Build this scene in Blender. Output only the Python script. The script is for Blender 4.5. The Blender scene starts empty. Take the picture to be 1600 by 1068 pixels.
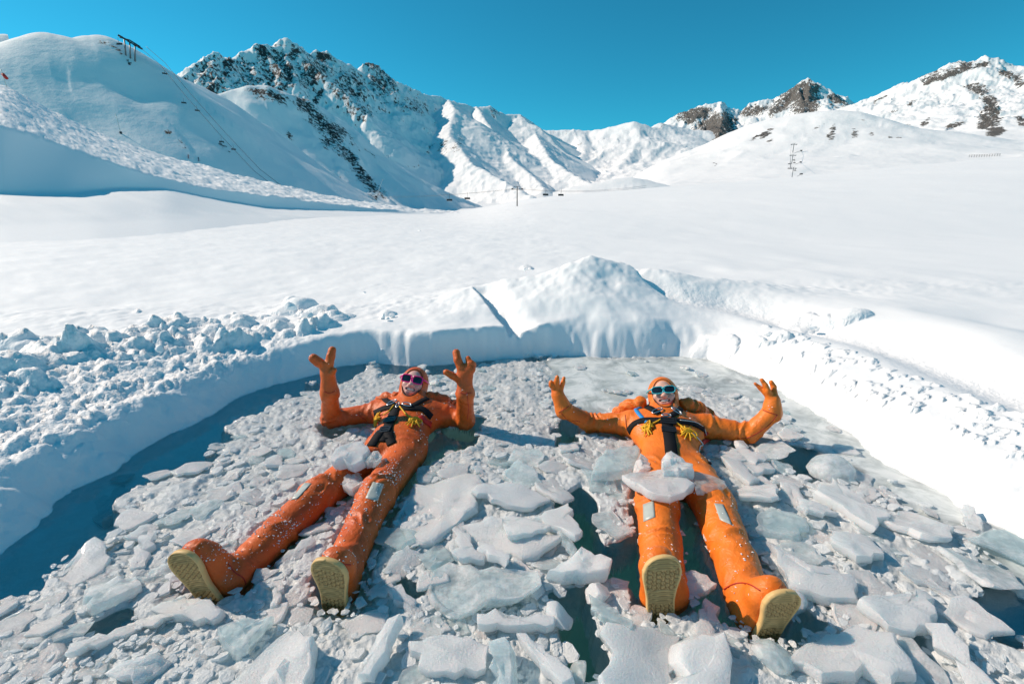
import bpy, bmesh, math, random
import numpy as np
from mathutils import Vector, Matrix
from mathutils.bvhtree import BVHTree

random.seed(7)
RNG = np.random.default_rng(11)
SC = bpy.context.scene
COL = SC.collection

# ------------------------------------------------------------------ camera
CAM_H = 1.3
PITCH = math.radians(16.0)
FOC = 711.0                       # focal length in pixels of the 1600 px wide photograph
cam_d = bpy.data.cameras.new("camera")
cam = bpy.data.objects.new("camera", cam_d)
COL.objects.link(cam)
cam.location = (0, 0, CAM_H)
cam.rotation_euler = (math.radians(90) - PITCH, 0, 0)
cam_d.sensor_width = 36.0
cam_d.lens = 36.0 * FOC / 1600.0
cam_d.clip_start = 0.05
cam_d.clip_end = 20000
SC.camera = cam

# ------------------------------------------------------------------ sky, sun, exposure
SUN_EL = math.radians(35.0)
SUN_AZ = math.radians(74.0)       # to the left of the viewing direction (+y)
SUN_DIR = Vector((-math.sin(SUN_AZ) * math.cos(SUN_EL), math.cos(SUN_AZ) * math.cos(SUN_EL), math.sin(SUN_EL)))
w = bpy.data.worlds.new("World")
SC.world = w
w.use_nodes = True
nt = w.node_tree
bg = nt.nodes["Background"]
sky = nt.nodes.new("ShaderNodeTexSky")
sky.sky_type = 'NISHITA'
sky.sun_disc = False
sky.sun_elevation = SUN_EL
sky.sun_rotation = -SUN_AZ
sky.altitude = 2300
sky.air_density = 1.0
sky.dust_density = 0.2
sky.ozone_density = 1.6
tint = nt.nodes.new("ShaderNodeMix")
tint.data_type = 'RGBA'
tint.blend_type = 'MULTIPLY'
tint.inputs[0].default_value = 1.0
tint.inputs[7].default_value = (0.13, 0.95, 0.96, 1)
nt.links.new(sky.outputs[0], tint.inputs[6])
nt.links.new(tint.outputs[2], bg.inputs[0])
bg.inputs[1].default_value = 0.128

sun_d = bpy.data.lights.new("sun", 'SUN')
sun_d.energy = 4.9
sun_d.angle = math.radians(0.53)
sun_d.color = (1.0, 0.83, 0.675)
sun = bpy.data.objects.new("sun", sun_d)
COL.objects.link(sun)
sun.rotation_euler = (-SUN_DIR).to_track_quat('-Z', 'Y').to_euler()

SC.view_settings.view_transform = 'Standard'
SC.view_settings.look = 'None'
SC.view_settings.exposure = 0.02
SC.view_settings.gamma = 1.0
SC.view_settings.use_curve_mapping = False
SC.render.engine = 'CYCLES'
SC.cycles.max_bounces = 8
SC.cycles.diffuse_bounces = 6
SC.cycles.transparent_max_bounces = 8
SC.cycles.use_denoising = True

# ------------------------------------------------------------------ picking points of the place
CP, SP = math.cos(PITCH), math.sin(PITCH)
def ray(u, v):
    dx = (u - 800.0) / FOC
    dy = (v - 534.0) / FOC
    return Vector((dx, CP - dy * SP, -SP - dy * CP))
def P(u, v, z=0.0):
    r = ray(u, v)
    return Vector((0, 0, CAM_H)) + r * ((z - CAM_H) / r.z)
def PY(u, v, y):
    r = ray(u, v)
    return Vector((0, 0, CAM_H)) + r * (y / r.y)
def proj(p):
    """numpy (N,3) -> pixel u, v"""
    p = np.atleast_2d(np.asarray(p, float))
    x, y, z = p[:, 0], p[:, 1], p[:, 2] - CAM_H
    d = y * CP - z * SP
    up = y * SP + z * CP
    d = np.where(d < 1e-3, 1e-3, d)
    return 800 + FOC * x / d, 534 - FOC * up / d

# ------------------------------------------------------------------ noise
def _hash(ix, iy, iz, seed):
    h = (ix.astype(np.uint32) * np.uint32(374761393) + iy.astype(np.uint32) * np.uint32(668265263)
         + iz.astype(np.uint32) * np.uint32(2147483647 - 1013904223) + np.uint32((seed * 974711 + 7919) & 0xffffffff))
    h = (h ^ (h >> np.uint32(13))) * np.uint32(1274126177)
    h = (h ^ (h >> np.uint32(16))) * np.uint32(2246822519)
    return ((h ^ (h >> np.uint32(15))) & np.uint32(0xffffff)).astype(np.float32) / 8388607.5 - 1.0
def vnoise(x, y, z=None, seed=0):
    x = np.asarray(x, np.float64); y = np.asarray(y, np.float64)
    z = np.zeros_like(x) if z is None else np.asarray(z, np.float64)
    fx, fy, fz = np.floor(x), np.floor(y), np.floor(z)
    ix, iy, iz = fx.astype(np.int64), fy.astype(np.int64), fz.astype(np.int64)
    tx, ty, tz = x - fx, y - fy, z - fz
    tx = tx * tx * tx * (tx * (tx * 6 - 15) + 10); ty = ty * ty * ty * (ty * (ty * 6 - 15) + 10); tz = tz * tz * (3 - 2 * tz)
    flat = not np.any(z)
    def lay(k):
        a = _hash(ix, iy, iz + k, seed); b = _hash(ix + 1, iy, iz + k, seed)
        c = _hash(ix, iy + 1, iz + k, seed); d = _hash(ix + 1, iy + 1, iz + k, seed)
        return (a + (b - a) * tx) * (1 - ty) + (c + (d - c) * tx) * ty
    if flat:
        return lay(0)
    return lay(0) * (1 - tz) + lay(1) * tz
def fbm(x, y, z=None, octaves=4, seed=0, gain=0.5, lac=2.03):
    s = 0; a = 1.0; n = 0
    for o in range(octaves):
        f = lac ** o
        s = s + a * vnoise(x * f + o * 17.3, y * f - o * 9.1, None if z is None else z * f + o * 3.7, seed + o)
        n += a; a *= gain
    return s / n
def ridged(x, y, octaves=4, seed=0, gain=0.5):
    s = 0; a = 1.0; n = 0
    for o in range(octaves):
        f = 2.03 ** o
        s = s + a * (1 - 2 * np.abs(vnoise(x * f + o * 11.3, y * f + o * 5.1, None, seed + o)))
        n += a; a *= gain
    return s / n
def smooth(a, b, x):
    t = np.clip((x - a) / (b - a), 0, 1)
    return t * t * (3 - 2 * t)

# ------------------------------------------------------------------ mesh helpers
def mesh_np(name, verts, faces, mat=None, smooth_shade=True, attrs=None):
    """verts (N,3), faces (M,3|4) arrays -> mesh datablock"""
    verts = np.asarray(verts, np.float32); faces = np.asarray(faces, np.int32)
    me = bpy.data.meshes.new(name)
    k = faces.shape[1]
    me.vertices.add(len(verts)); me.vertices.foreach_set("co", verts.ravel())
    me.loops.add(faces.size); me.loops.foreach_set("vertex_index", faces.ravel())
    me.polygons.add(len(faces))
    me.polygons.foreach_set("loop_start", np.arange(0, faces.size, k, dtype=np.int32))
    me.polygons.foreach_set("use_smooth", np.full(len(faces), smooth_shade))
    me.update(calc_edges=True)
    for an, av in (attrs or {}).items():
        at = me.attributes.new(an, 'FLOAT', 'POINT')
        at.data.foreach_set("value", np.asarray(av, np.float32))
    if mat is not None:
        me.materials.append(mat)
    return me
def link(name, data, parent=None, kind=None, label=None, cat=None, group=None, loc=None):
    o = bpy.data.objects.new(name, data)
    COL.objects.link(o)
    if parent is not None:
        o.parent = parent
    if loc is not None:
        o.location = loc
    tag(o, label, cat, group, kind)
    return o
def tag(o, label=None, cat=None, group=None, kind=None):
    if label: o["label"] = label
    if cat: o["category"] = cat
    if group: o["group"] = group
    if kind: o["kind"] = kind
    return o
def grid_faces(nr, nc):
    i = np.arange(nr - 1)[:, None] * nc + np.arange(nc - 1)[None, :]
    i = i.ravel()
    return np.stack([i, i + 1, i + nc + 1, i + nc], 1)

# ------------------------------------------------------------------ materials
def newmat(name):
    m = bpy.data.materials.new(name); m.use_nodes = True
    n = m.node_tree.nodes; l = m.node_tree.links
    return m, n, l, n["Principled BSDF"]
def noise_node(n, l, scale, detail=4, rough=0.55, coord=None, dist=0.0):
    t = n.new("ShaderNodeTexNoise"); t.inputs["Scale"].default_value = scale
    t.inputs["Detail"].default_value = detail; t.inputs["Roughness"].default_value = rough
    t.inputs["Distortion"].default_value = dist
    if coord is not None: l.new(coord, t.inputs["Vector"])
    return t
def ramp(n, l, src, stops):
    r = n.new("ShaderNodeValToRGB")
    e = r.color_ramp.elements
    while len(e) < len(stops): e.new(0.5)
    for k, (p_, c) in enumerate(stops):
        e[k].position = p_; e[k].color = c if len(c) == 4 else (*c, 1)
    l.new(src, r.inputs[0])
    return r
def bump_chain(n, l, b, srcs):
    """srcs: list of (height socket, strength, distance)"""
    prev = None
    for s, st, d in srcs:
        bp = n.new("ShaderNodeBump"); bp.inputs["Strength"].default_value = st; bp.inputs["Distance"].default_value = d
        l.new(s, bp.inputs["Height"])
        if prev is not None: l.new(prev.outputs[0], bp.inputs["Normal"])
        prev = bp
    l.new(prev.outputs[0], b.inputs["Normal"])
def mixrgb(n, l, fac, a, b_, mode='MIX'):
    m = n.new("ShaderNodeMix"); m.data_type = 'RGBA'; m.blend_type = mode
    for s, v in ((m.inputs[0], fac), (m.inputs[6], a), (m.inputs[7], b_)):
        if hasattr(v, "is_output"): l.new(v, s)
        elif isinstance(v, (int, float)): s.default_value = v
        else: s.default_value = (*v, 1) if len(v) == 3 else v
    return m.outputs[2]
def obj_coord(n):
    return n.new("ShaderNodeTexCoord").outputs["Object"]

def mat_snow():
    m, n, l, b = newmat("snow")
    g = n.new("ShaderNodeNewGeometry").outputs["Position"]
    b.inputs["Base Color"].default_value = (0.915, 0.92, 0.92, 1)
    b.inputs["Roughness"].default_value = 0.62
    b.inputs["Specular IOR Level"].default_value = 0.25
    f1 = noise_node(n, l, 95, 3, 0.6, g); f2 = noise_node(n, l, 14, 5, 0.6, g); f3 = noise_node(n, l, 0.8, 4, 0.55, g)
    at = n.new("ShaderNodeAttribute"); at.attribute_name = "rough"
    mpw = n.new('ShaderNodeMapping'); mpw.inputs['Scale'].default_value = (.35, 1.6, 1); mpw.inputs['Rotation'].default_value = (0, 0, .35); l.new(g, mpw.inputs[0]); fw_ = noise_node(n, l, 3.0, 4, .55, mpw.outputs[0], .4)
    mul = n.new("ShaderNodeMath"); mul.operation = 'MULTIPLY'
    l.new(f2.outputs[0], mul.inputs[0]); l.new(at.outputs["Fac"], mul.inputs[1])
    bump_chain(n, l, b, [(f3.outputs[0], 0.05, 0.25), (fw_.outputs[0], 0.12, 0.04), (mul.outputs[0], 0.7, 0.035), (f1.outputs[0], 0.22, 0.006)])
    return m
def mat_mountain(name, rock_a, rock_b, scale):
    m, n, l, b = newmat(name)
    g = n.new("ShaderNodeNewGeometry").outputs["Position"]
    at = n.new("ShaderNodeAttribute"); at.attribute_name = "rock"
    n1 = noise_node(n, l, 0.9 / scale, 8, 0.68, g)
    mp = n.new("ShaderNodeMapping"); mp.inputs["Scale"].default_value = (1, 1, 0.45); l.new(g, mp.inputs[0])
    n2 = noise_node(n, l, 3.2 / scale, 6, 0.7, mp.outputs[0])
    s = n.new("ShaderNodeMath"); s.operation = 'MULTIPLY_ADD'; l.new(n1.outputs[0], s.inputs[0]); s.inputs[1].default_value = 1.15; l.new(at.outputs["Fac"], s.inputs[2])
    s2 = n.new("ShaderNodeMath"); s2.operation = 'MULTIPLY_ADD'; l.new(n2.outputs[0], s2.inputs[0]); s2.inputs[1].default_value = 1.75; l.new(s.outputs[0], s2.inputs[2])
    mask = ramp(n, l, s2.outputs[0], [(0.0, (0, 0, 0)), (0.5, (0, 0, 0)), (0.54, (1, 1, 1)), (1.0, (1, 1, 1))])
    # shift the threshold: ramp works on 0..1, so scale the sum first
    sc_ = n.new("ShaderNodeMath"); sc_.operation = 'MULTIPLY_ADD'; l.new(s2.outputs[0], sc_.inputs[0]); sc_.inputs[1].default_value = 0.5; sc_.inputs[2].default_value = -0.36
    l.new(sc_.outputs[0], mask.inputs[0])
    n3 = noise_node(n, l, 6 / scale, 5, 0.7, g)
    rock = mixrgb(n, l, n3.outputs[0], rock_a, rock_b)
    col = mixrgb(n, l, mask.outputs[0], (0.88, 0.885, 0.89), rock)
    l.new(col, b.inputs["Base Color"])
    b.inputs["Roughness"].default_value = 0.75
    b.inputs["Specular IOR Level"].default_value = 0.15
    hm = n.new("ShaderNodeMath"); hm.operation = 'MULTIPLY'; l.new(mask.outputs[0], hm.inputs[0]); l.new(n2.outputs[0], hm.inputs[1])
    n4 = noise_node(n, l, 0.35 / scale, 7, 0.6, g)
    bump_chain(n, l, b, [(n4.outputs[0], 0.18, 0.9 * scale), (hm.outputs[0], 0.9, 0.9 * scale)])
    return m
# ================================================================== LAND
M_SNOW = mat_snow()
M_ROCKY_NEAR = mat_mountain("snowy_rock_near", (0.030, 0.024, 0.024), (0.125, 0.105, 0.095), 7.0)
M_ROCKY_DARK = mat_mountain("snowy_rock_dark", (0.045, 0.040, 0.042), (0.17, 0.15, 0.14), 17.0)
M_ROCKY_TAN = mat_mountain("snowy_rock_tan", (0.105, 0.095, 0.09), (0.32, 0.29, 0.265), 26.0)

def crest_pts(lst):
    return np.array([list(PY(*c)) for c in lst])
def valley_z(X, Y):
    r_ = np.hypot(X, Y); a_ = X / np.maximum(Y, 1)
    return -5 + (.034 + .040 * smooth(.0, .7, a_)) * np.maximum(r_ - 220, 0)
def mountain(name, u0, u1, r0, r1, crests, k=0.72, base=0.0, conc=1.15, round_=6.0, amp=12.0, nscale=90.0, gully=0.0,
             rocks=(), rock_slope=(0.72, 1.0), rock_base=-0.9, mat=None, du=1.3, nr=220, seed=0, spurs=0, spur_len=250.0, jag=0.0, warp=.35, rough_d=260.0, ufade=None, ufade2=None, spur_amp=.6, octs=4, soft=3.0, gul=.65):
    """A mountain as a polar height field: the highest of all crest lines, each falling away at its own slope."""
    a = (np.arange(u0, u1 + du, du) - 800.0) / FOC / 0.99
    r = r0 * (r1 / r0) ** (np.arange(nr) / (nr - 1))
    A, R = np.meshgrid(a, r)
    Y = R / np.sqrt(1 + A * A) * np.sqrt(1 + 0.0 * A); X = A * Y
    shp = X.shape
    X = X.ravel(); Y = Y.ravel()
    wx = X + nscale * warp * fbm(X / nscale, Y / nscale, None, 3, seed + 50)
    wy = Y + nscale * warp * fbm(X / nscale + 31, Y / nscale, None, 3, seed + 60)
    segs = []
    rs = random.Random(seed + 5)
    for c in crests:
        kk = k; cl = c; af = 1.0
        if isinstance(c, dict): kk = c.get('k', k); cl = c['p']; af = c.get('a', 1.0)
        p = crest_pts(cl)
        for i in range(len(p) - 1): segs.append((p[i], p[i + 1], kk, af))
        if spurs and not isinstance(c, dict):
            for i in range(spurs):
                j = rs.randrange(len(p) - 1); t = rs.random()
                q = p[j] * (1 - t) + p[j + 1] * t
                d = Vector((-q[0], -q[1])).normalized()
                ang = rs.uniform(-0.7, 0.7); ca, sa = math.cos(ang), math.sin(ang)
                d = Vector((d.x * ca - d.y * sa, d.x * sa + d.y * ca))
                cur = q.copy(); cur[2] -= 2
                L = spur_len * rs.uniform(0.4, 1.2)
                for s_ in range(3):
                    nx = cur + np.array([d.x, d.y, -k * rs.uniform(0.62, 0.86)]) * L / 3
                    segs.append((cur, nx, kk * 1.15, spur_amp)); cur = nx
                    d = Vector((d.x + rs.uniform(-.3, .3), d.y)).normalized()
    base = base + valley_z(X, Y)
    S = np.zeros(X.shape); DD = np.full(X.shape, 1e9); cum = 0.0
    Z = base - 8.0; D = np.full(X.shape, 1e9); AF = np.ones(X.shape); bestz = np.full(X.shape, -1e9)
    for p, q, kk, af in segs:
        ex, ey = q[0] - p[0], q[1] - p[1]
        L2 = ex * ex + ey * ey + 1e-9
        t0 = ((X - p[0]) * ex + (Y - p[1]) * ey) / L2
        t = np.clip(t0, 0, 1)
        d0 = np.hypot(X - (p[0] + ex * t), Y - (p[1] + ey * t))
        m = smooth(0, nscale * 0.8, d0)
        t1 = np.clip(((wx - p[0]) * ex + (wy - p[1]) * ey) / L2, 0, 1)
        d1 = np.hypot(wx - (p[0] + ex * t1), wy - (p[1] + ey * t1))
        d = d0 * (1 - m) + d1 * m
        tt = t * (1 - m) + t1 * m
        hz = p[2] + (q[2] - p[2]) * tt
        Hc = np.maximum((hz - base) * conc, 3.0)
        dd = np.sqrt(d * d + round_ * round_) - round_
        z = hz - Hc * (1 - np.exp(-kk * dd / Hc))
        up = z > bestz
        AF = np.where(up, af, AF); S = np.where(up, cum + t0 * math.sqrt(L2), S); DD = np.where(up, d0, DD); bestz = np.maximum(bestz, z); cum += math.sqrt(L2)
        hh = np.maximum(soft - np.abs(Z - z), 0) / soft
        Z = np.maximum(Z, z) + hh * hh * soft * .25 * smooth(0, soft * 4, d0); D = np.minimum(D, d0)
    win = smooth(0, nscale * 0.5, D)
    fade = .16 + .84 * np.exp(-(D / rough_d) ** 1.5)
    AFg = AF.reshape(shp)
    for _ in range(4): AFg = (AFg + np.roll(AFg, 1, 0) + np.roll(AFg, -1, 0) + np.roll(AFg, 1, 1) + np.roll(AFg, -1, 1)) / 5
    Z = Z + amp * AFg.ravel() * win * fade * (gul * 1.3 * ridged(S / (nscale * .55) + .5 * fbm(X / nscale * 1.5, Y / nscale * 1.5, None, 2, seed + 70), DD / (nscale * 2.6), octs, seed + 40) + (1 - gul) * ridged(X / nscale, Y / nscale, octs, seed) * 0.7 + fbm(X / nscale * 2.5, Y / nscale * 2.5, None, 3, seed + 9) * 0.3)
    if jag:
        Z = Z + jag * AFg.ravel() ** .7 * (ridged(X / nscale * 5, Y / nscale * 5, 3, seed + 3)) * smooth(nscale * 1.2, 0, D)
    if ufade:
        ug = proj(np.stack([X, Y, Z], 1))[0]; f_ = smooth(ufade[0], ufade[1], ug); Z = Z * f_ + (base - 8) * (1 - f_)
    if ufade2:
        ug = proj(np.stack([X, Y, Z], 1))[0]; f_ = smooth(ufade2[1], ufade2[0], ug); Z = Z * f_ + (base - 8) * (1 - f_)
    verts = np.stack([X, Y, Z], 1)
    g = Z.reshape(shp)
    # slope from neighbouring points
    Xg, Yg = X.reshape(shp), Y.reshape(shp)
    dzr = np.gradient(g, axis=0) / (np.hypot(np.gradient(Xg, axis=0), np.gradient(Yg, axis=0)) + 1e-6)
    dzc = np.gradient(g, axis=1) / (np.hypot(np.gradient(Xg, axis=1), np.gradient(Yg, axis=1)) + 1e-6)
    slope = np.hypot(dzr, dzc).ravel()
    rock = rock_base + .95 * smooth(rock_slope[0], rock_slope[1], slope)
    pu, pv = proj(verts)
    pu = pu + 11 * fbm(X / (nscale * .45), Y / (nscale * .45), Z / (nscale * .45), 4, seed + 81); pv = pv + 9 * fbm(X / (nscale * .45) + 40, Y / (nscale * .45), Z / (nscale * .45), 4, seed + 82)
    for (ru, rv, rx, ry, ang, st) in rocks:
        st = (.04 if mat is M_ROCKY_DARK else .10 if mat is M_ROCKY_NEAR else .19) + (.44 if mat is M_ROCKY_DARK else .46 if mat is M_ROCKY_NEAR else .62) * st; rx *= 1.25; ry *= 1.3
        ca, sa = math.cos(ang), math.sin(ang)
        lx = ((pu - ru) * ca + (pv - rv) * sa) / rx; ly = (-(pu - ru) * sa + (pv - rv) * ca) / ry
        rock = np.maximum(rock, rock_base + (st - rock_base) * np.exp(-np.clip((lx * lx + ly * ly), 0, 30) ** 1.4 * 0.9))
    me = mesh_np(name, verts, grid_faces(*shp), mat, True, {"rock": rock})
    return link(name, me, kind="structure")

deg = math.radians
# far small peaks at the very left, behind the near hill
mountain("mountain", -60, 120, 700, 1500, [[(-80, 60, 1000), (-20, 58, 1000), (10, 54, 1000), (25, 60, 1000), (45, 70, 1000), (90, 100, 980)]],
         k=.6, amp=6, nscale=120, mat=M_ROCKY_DARK, nr=70, seed=2, du=2)
# near left hill
mountain("hill", -420, 700, 70, 560, [
    [(-420, 150, 150), (-200, 120, 190), (0, 92, 232), (40, 72, 246), (75, 53, 256), (88, 57, 258), (110, 68, 262), (128, 66, 266), (145, 59, 269), (160, 57, 272),
     (172, 62, 275), (185, 72, 278), (210, 92, 286), (250, 110, 300), (300, 131, 317), (335, 148, 330), (400, 190, 352), (500, 262, 385), (560, 303, 402), (620, 330, 420)]],
    k=.92, base=-4, conc=3.5, round_=9, soft=9.0, amp=1.0, nscale=70, warp=.12, mat=M_ROCKY_NEAR, nr=200, seed=4, du=2,
    rocks=[(160, 68, 22, 7, .25, .30), (182, 84, 30, 7, .9, .34), (195, 100, 22, 6, 1.0, .15), (270, 210, 34, 8, .85, .12), (250, 190, 14, 5, .6, .1),
           (350, 230, 26, 8, .9, .05), (285, 225, 20, 6, 1.0, .15), (215, 130, 20, 4, .9, 0.0)], rock_slope=(1.2, 1.5))
# rocky spur coming down from the left towards the valley
mountain("hill", 180, 920, 240, 900, [
    [(200, 215, 385), (240, 190, 398), (300, 160, 418), (335, 148, 430), (365, 141, 445), (390, 134, 455), (415, 134, 465), (440, 142, 476), (462, 152, 487), (480, 156, 495), (500, 168, 505), (525, 183, 518), (545, 198, 528),
     (575, 224, 543), (600, 244, 556), (650, 277, 580), (700, 301, 606), (760, 325, 640), (830, 342, 680)],
    {'p': [(462, 152, 487), (470, 185, 455), (500, 225, 430), (530, 262, 410), (560, 300, 390)], 'k': .95}],
    k=.95, base=-4, conc=2.4, round_=4, amp=4.0, nscale=60, warp=.18, rough_d=60, mat=M_ROCKY_NEAR, nr=230, seed=8,
    rocks=[(415, 145, 40, 13, .2, .62), (440, 154, 26, 12, .6, .62), (482, 168, 30, 15, .6, .72), (500, 190, 30, 20, .8, .62), (525, 208, 32, 18, .9, .62), (515, 225, 24, 14, .7, .40),
           (548, 245, 34, 15, .95, .6), (562, 268, 28, 14, 1.0, .6), (580, 290, 28, 14, 1.0, .6), (595, 303, 20, 8, .9, .4), (452, 211, 15, 5, .9, .4), (555, 222, 30, 5, .75, .2),
           (532, 281, 7, 5, .5, .4), (535, 240, 14, 9, .6, .38), (520, 170, 30, 5, .6, .2), (585, 240, 30, 4, .75, .1)], rock_slope=(1.15, 1.5), jag=.8)
# central massif
mountain("mountain", 150, 1010, 560, 2300, [
    [(120, 215, 700), (200, 165, 790), (280, 121, 880), (310, 101, 934), (336, 86, 981), (345, 91, 997), (358, 92, 1021), (372, 89, 1046), (388, 83, 1075), (400, 74, 1097), (410, 74, 1115), (424, 77, 1140), (436, 67, 1162), (446, 60, 1180), (458, 68, 1207), (470, 75, 1235),
     (480, 92, 1257), (487, 91, 1273), (493, 82, 1287), (503, 83, 1310), (512, 82, 1330), (517, 97, 1341), (530, 99, 1371), (545, 102, 1405), (556, 110, 1430), (566, 105, 1453), (578, 98, 1480), (588, 104, 1503), (600, 116, 1530), (613, 128, 1563),
     (640, 139, 1632), (665, 150, 1696), (690, 153, 1760)],
    {'a': .25, 'p': [(665, 150, 1700), (690, 153, 1760), (705, 158, 1787), (740, 167, 1850), (765, 166, 1884), (778, 174, 1902), (790, 179, 1918), (812, 179, 1948), (830, 190, 1973), (850, 205, 2000), (900, 230, 2023), (960, 285, 2050)]},
    {'p': [(446, 60, 1180), (420, 95, 1096), (398, 120, 1021), (380, 140, 952)], 'k': .95},
    {'p': [(512, 82, 1330), (505, 130, 1212), (520, 165, 1141)], 'k': .9},
    {'p': [(578, 98, 1480), (588, 140, 1386), (600, 170, 1326)], 'k': .85},
    {'p': [(336, 86, 981), (330, 110, 919), (345, 150, 868)], 'k': .85},
    {'p': [(700, 156, 1778), (712, 172, 1520), (702, 200, 1330), (703, 213, 1250), (716, 228, 1160), (735, 255, 1040), (790, 285, 890), (830, 308, 770)], 'k': .62, 'a': .22},
    {'p': [(745, 167, 1857), (762, 195, 1560), (785, 222, 1380), (800, 250, 1220), (832, 275, 1080), (850, 295, 960)], 'k': .62, 'a': .22},
    {'p': [(812, 179, 1948), (832, 200, 1975), (845, 225, 1490), (860, 250, 1310), (890, 270, 1160), (930, 292, 1010)], 'k': .58, 'a': .22}],
    k=1.0, base=-10, conc=2.2, round_=4, amp=16, nscale=120, warp=.22, rough_d=100, octs=4, ufade2=(925, 1000), mat=M_ROCKY_DARK, nr=380, seed=13, spurs=10, spur_len=260, jag=9,
    rocks=[(330, 120, 40, 34, .4, .55), (380, 115, 50, 34, .3, .5), (430, 110, 50, 46, .3, .62), (490, 115, 40, 44, .5, .62), (545, 135, 44, 36, .6, .6), (595, 130, 40, 30, .6, .62), (560, 170, 46, 20, .2, .4), (640, 165, 50, 18, .3, .4),
           (508, 90, 14, 9, .5, 1.1), (578, 103, 16, 9, .7, 1.0), (410, 80, 18, 11, .4, .95), (325, 145, 22, 14, .3, .8), (448, 118, 12, 22, .3, .9), (500, 150, 10, 22, .5, .8), (355, 105, 12, 20, .5, .9), (465, 85, 10, 16, .5, .8),
           (690, 232, 18, 20, -.3, .30), (712, 228, 10, 22, .4, .32), (772, 176, 12, 7, .5, .45), (730, 250, 8, 12, .4, .1), (838, 195, 12, 6, .5, .3)], rock_slope=(1.0, 1.55), rock_base=-.74)
# valley head, lit
mountain("mountain", 700, 1150, 700, 2900, [
    [(700, 250, 2400), (760, 222, 2350), (800, 205, 2300), (845, 203, 2300), (870, 205, 2300), (900, 203, 2300), (925, 205, 2300), (955, 199, 2250), (990, 191, 2200), (1005, 195, 2200), (1020, 200, 2200), (1032, 193, 2250), (1045, 196, 2300), (1100, 205, 2300), (1180, 210, 2300)],
    {'p': [(992, 191, 2200), (1000, 215, 2000), (985, 240, 1750), (960, 268, 1450), (940, 288, 1250)], 'k': .55},
    {'p': [(905, 203, 2300), (915, 230, 2000), (905, 255, 1700)], 'k': .5}],
    k=.6, amp=12, nscale=190, round_=14, warp=.25, mat=M_ROCKY_DARK, nr=170, seed=21, ufade=(700, 800), spurs=2, spur_len=500, jag=5,
    rocks=[(902, 226, 12, 6, -.4, .35), (945, 262, 8, 5, -.4, .2), (1034, 196, 10, 4, 0, .4), (860, 220, 8, 6, .5, .3), (880, 207, 30, 4, 0, .15)], rock_slope=(1.0, 1.4))
# tan crags right of the middle
mountain("mountain", 985, 1420, 1500, 3300, [
    [(985, 215, 2700), (1020, 203, 2700), (1045, 190, 2700), (1058, 180, 2690), (1075, 173, 2680), (1092, 166, 2670), (1110, 163, 2660), (1124, 160, 2660), (1138, 167, 2650), (1158, 172, 2650), (1172, 163, 2650), (1185, 159, 2640), (1205, 157, 2640),
     (1222, 153, 2640), (1234, 146, 2630), (1246, 134, 2630), (1256, 127, 2630), (1264, 124, 2630), (1272, 130, 2630), (1281, 133, 2630), (1292, 146, 2630), (1302, 151, 2630), (1314, 149, 2630), (1322, 153, 2630), (1335, 163, 2630), (1370, 175, 2630), (1440, 190, 2600)],
    {'p': [(1124, 160, 2660), (1128, 190, 2380), (1118, 225, 2100)], 'k': .95},
    {'p': [(1264, 124, 2630), (1262, 160, 2420), (1245, 190, 2250)], 'k': 1.0}],
    k=.85, amp=26, nscale=180, round_=4, mat=M_ROCKY_TAN, nr=220, seed=31, spurs=9, spur_len=350, jag=14,
    rocks=[(1085, 178, 34, 12, -.2, .55), (1120, 200, 40, 28, -.3, .62), (1120, 215, 28, 16, 0, .6), (1180, 170, 30, 12, -.2, .42), (1215, 168, 26, 16, -.6, .5), (1250, 155, 40, 30, .3, .55), (1262, 140, 22, 16, 0, .45), (1310, 158, 20, 10, .3, .5), (1080, 188, 12, 8, 0, .55)], rock_slope=(1.0, 1.6))
# big right-hand mountain
mountain("mountain", 1240, 1800, 900, 2500, [
    [(1280, 195, 1900), (1320, 175, 1900), (1348, 165, 1900), (1365, 159, 1890), (1385, 149, 1880), (1400, 138, 1870), (1415, 130, 1860), (1432, 130, 1850), (1445, 119, 1840), (1460, 110, 1830), (1475, 104, 1820), (1490, 99, 1820), (1502, 97, 1815), (1515, 98, 1812),
     (1530, 92, 1810), (1541, 88, 1808), (1546, 90, 1806), (1550, 104, 1806), (1560, 111, 1806), (1570, 104, 1810), (1578, 103, 1810), (1590, 107, 1810), (1600, 103, 1810), (1640, 95, 1800), (1720, 110, 1780), (1820, 150, 1750)],
    {'p': [(1543, 88, 1806), (1556, 125, 1680), (1560, 150, 1580), (1552, 185, 1450), (1562, 215, 1330), (1550, 245, 1220)], 'k': .8},
    {'p': [(1400, 138, 1870), (1440, 180, 1650), (1490, 215, 1450)], 'k': .5}],
    k=.66, amp=16, nscale=170, round_=6, rough_d=150, warp=.25, mat=M_ROCKY_TAN, nr=220, seed=41, spurs=5, spur_len=350, jag=9,
    rocks=[(1480, 112, 40, 9, -.35, .52), (1500, 105, 20, 10, -.3, .5), (1450, 122, 18, 8, -.5, .5), (1530, 102, 20, 9, -.2, .5), (1470, 120, 12, 7, -.5, .5), (1375, 155, 20, 5, -.6, .4), (1530, 140, 26, 12, .3, .35), (1545, 165, 16, 20, 0, .48), (1555, 180, 14, 24, 0, .5), (1540, 190, 20, 16, .3, .5),
           (1555, 205, 16, 12, .3, .6), (1490, 196, 18, 6, -.2, .5), (1550, 228, 14, 8, .2, .45), (1450, 190, 12, 4, -.6, .25), (1425, 160, 10, 4, -.5, .3), (1398, 172, 8, 4, -.4, .3), (1575, 115, 16, 10, .3, .5), (1595, 190, 10, 10, 0, .5), (1428, 208, 22, 11, .2, .62), (1590, 125, 14, 16, 0, .3)], rock_slope=(1.1, 1.6))
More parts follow.
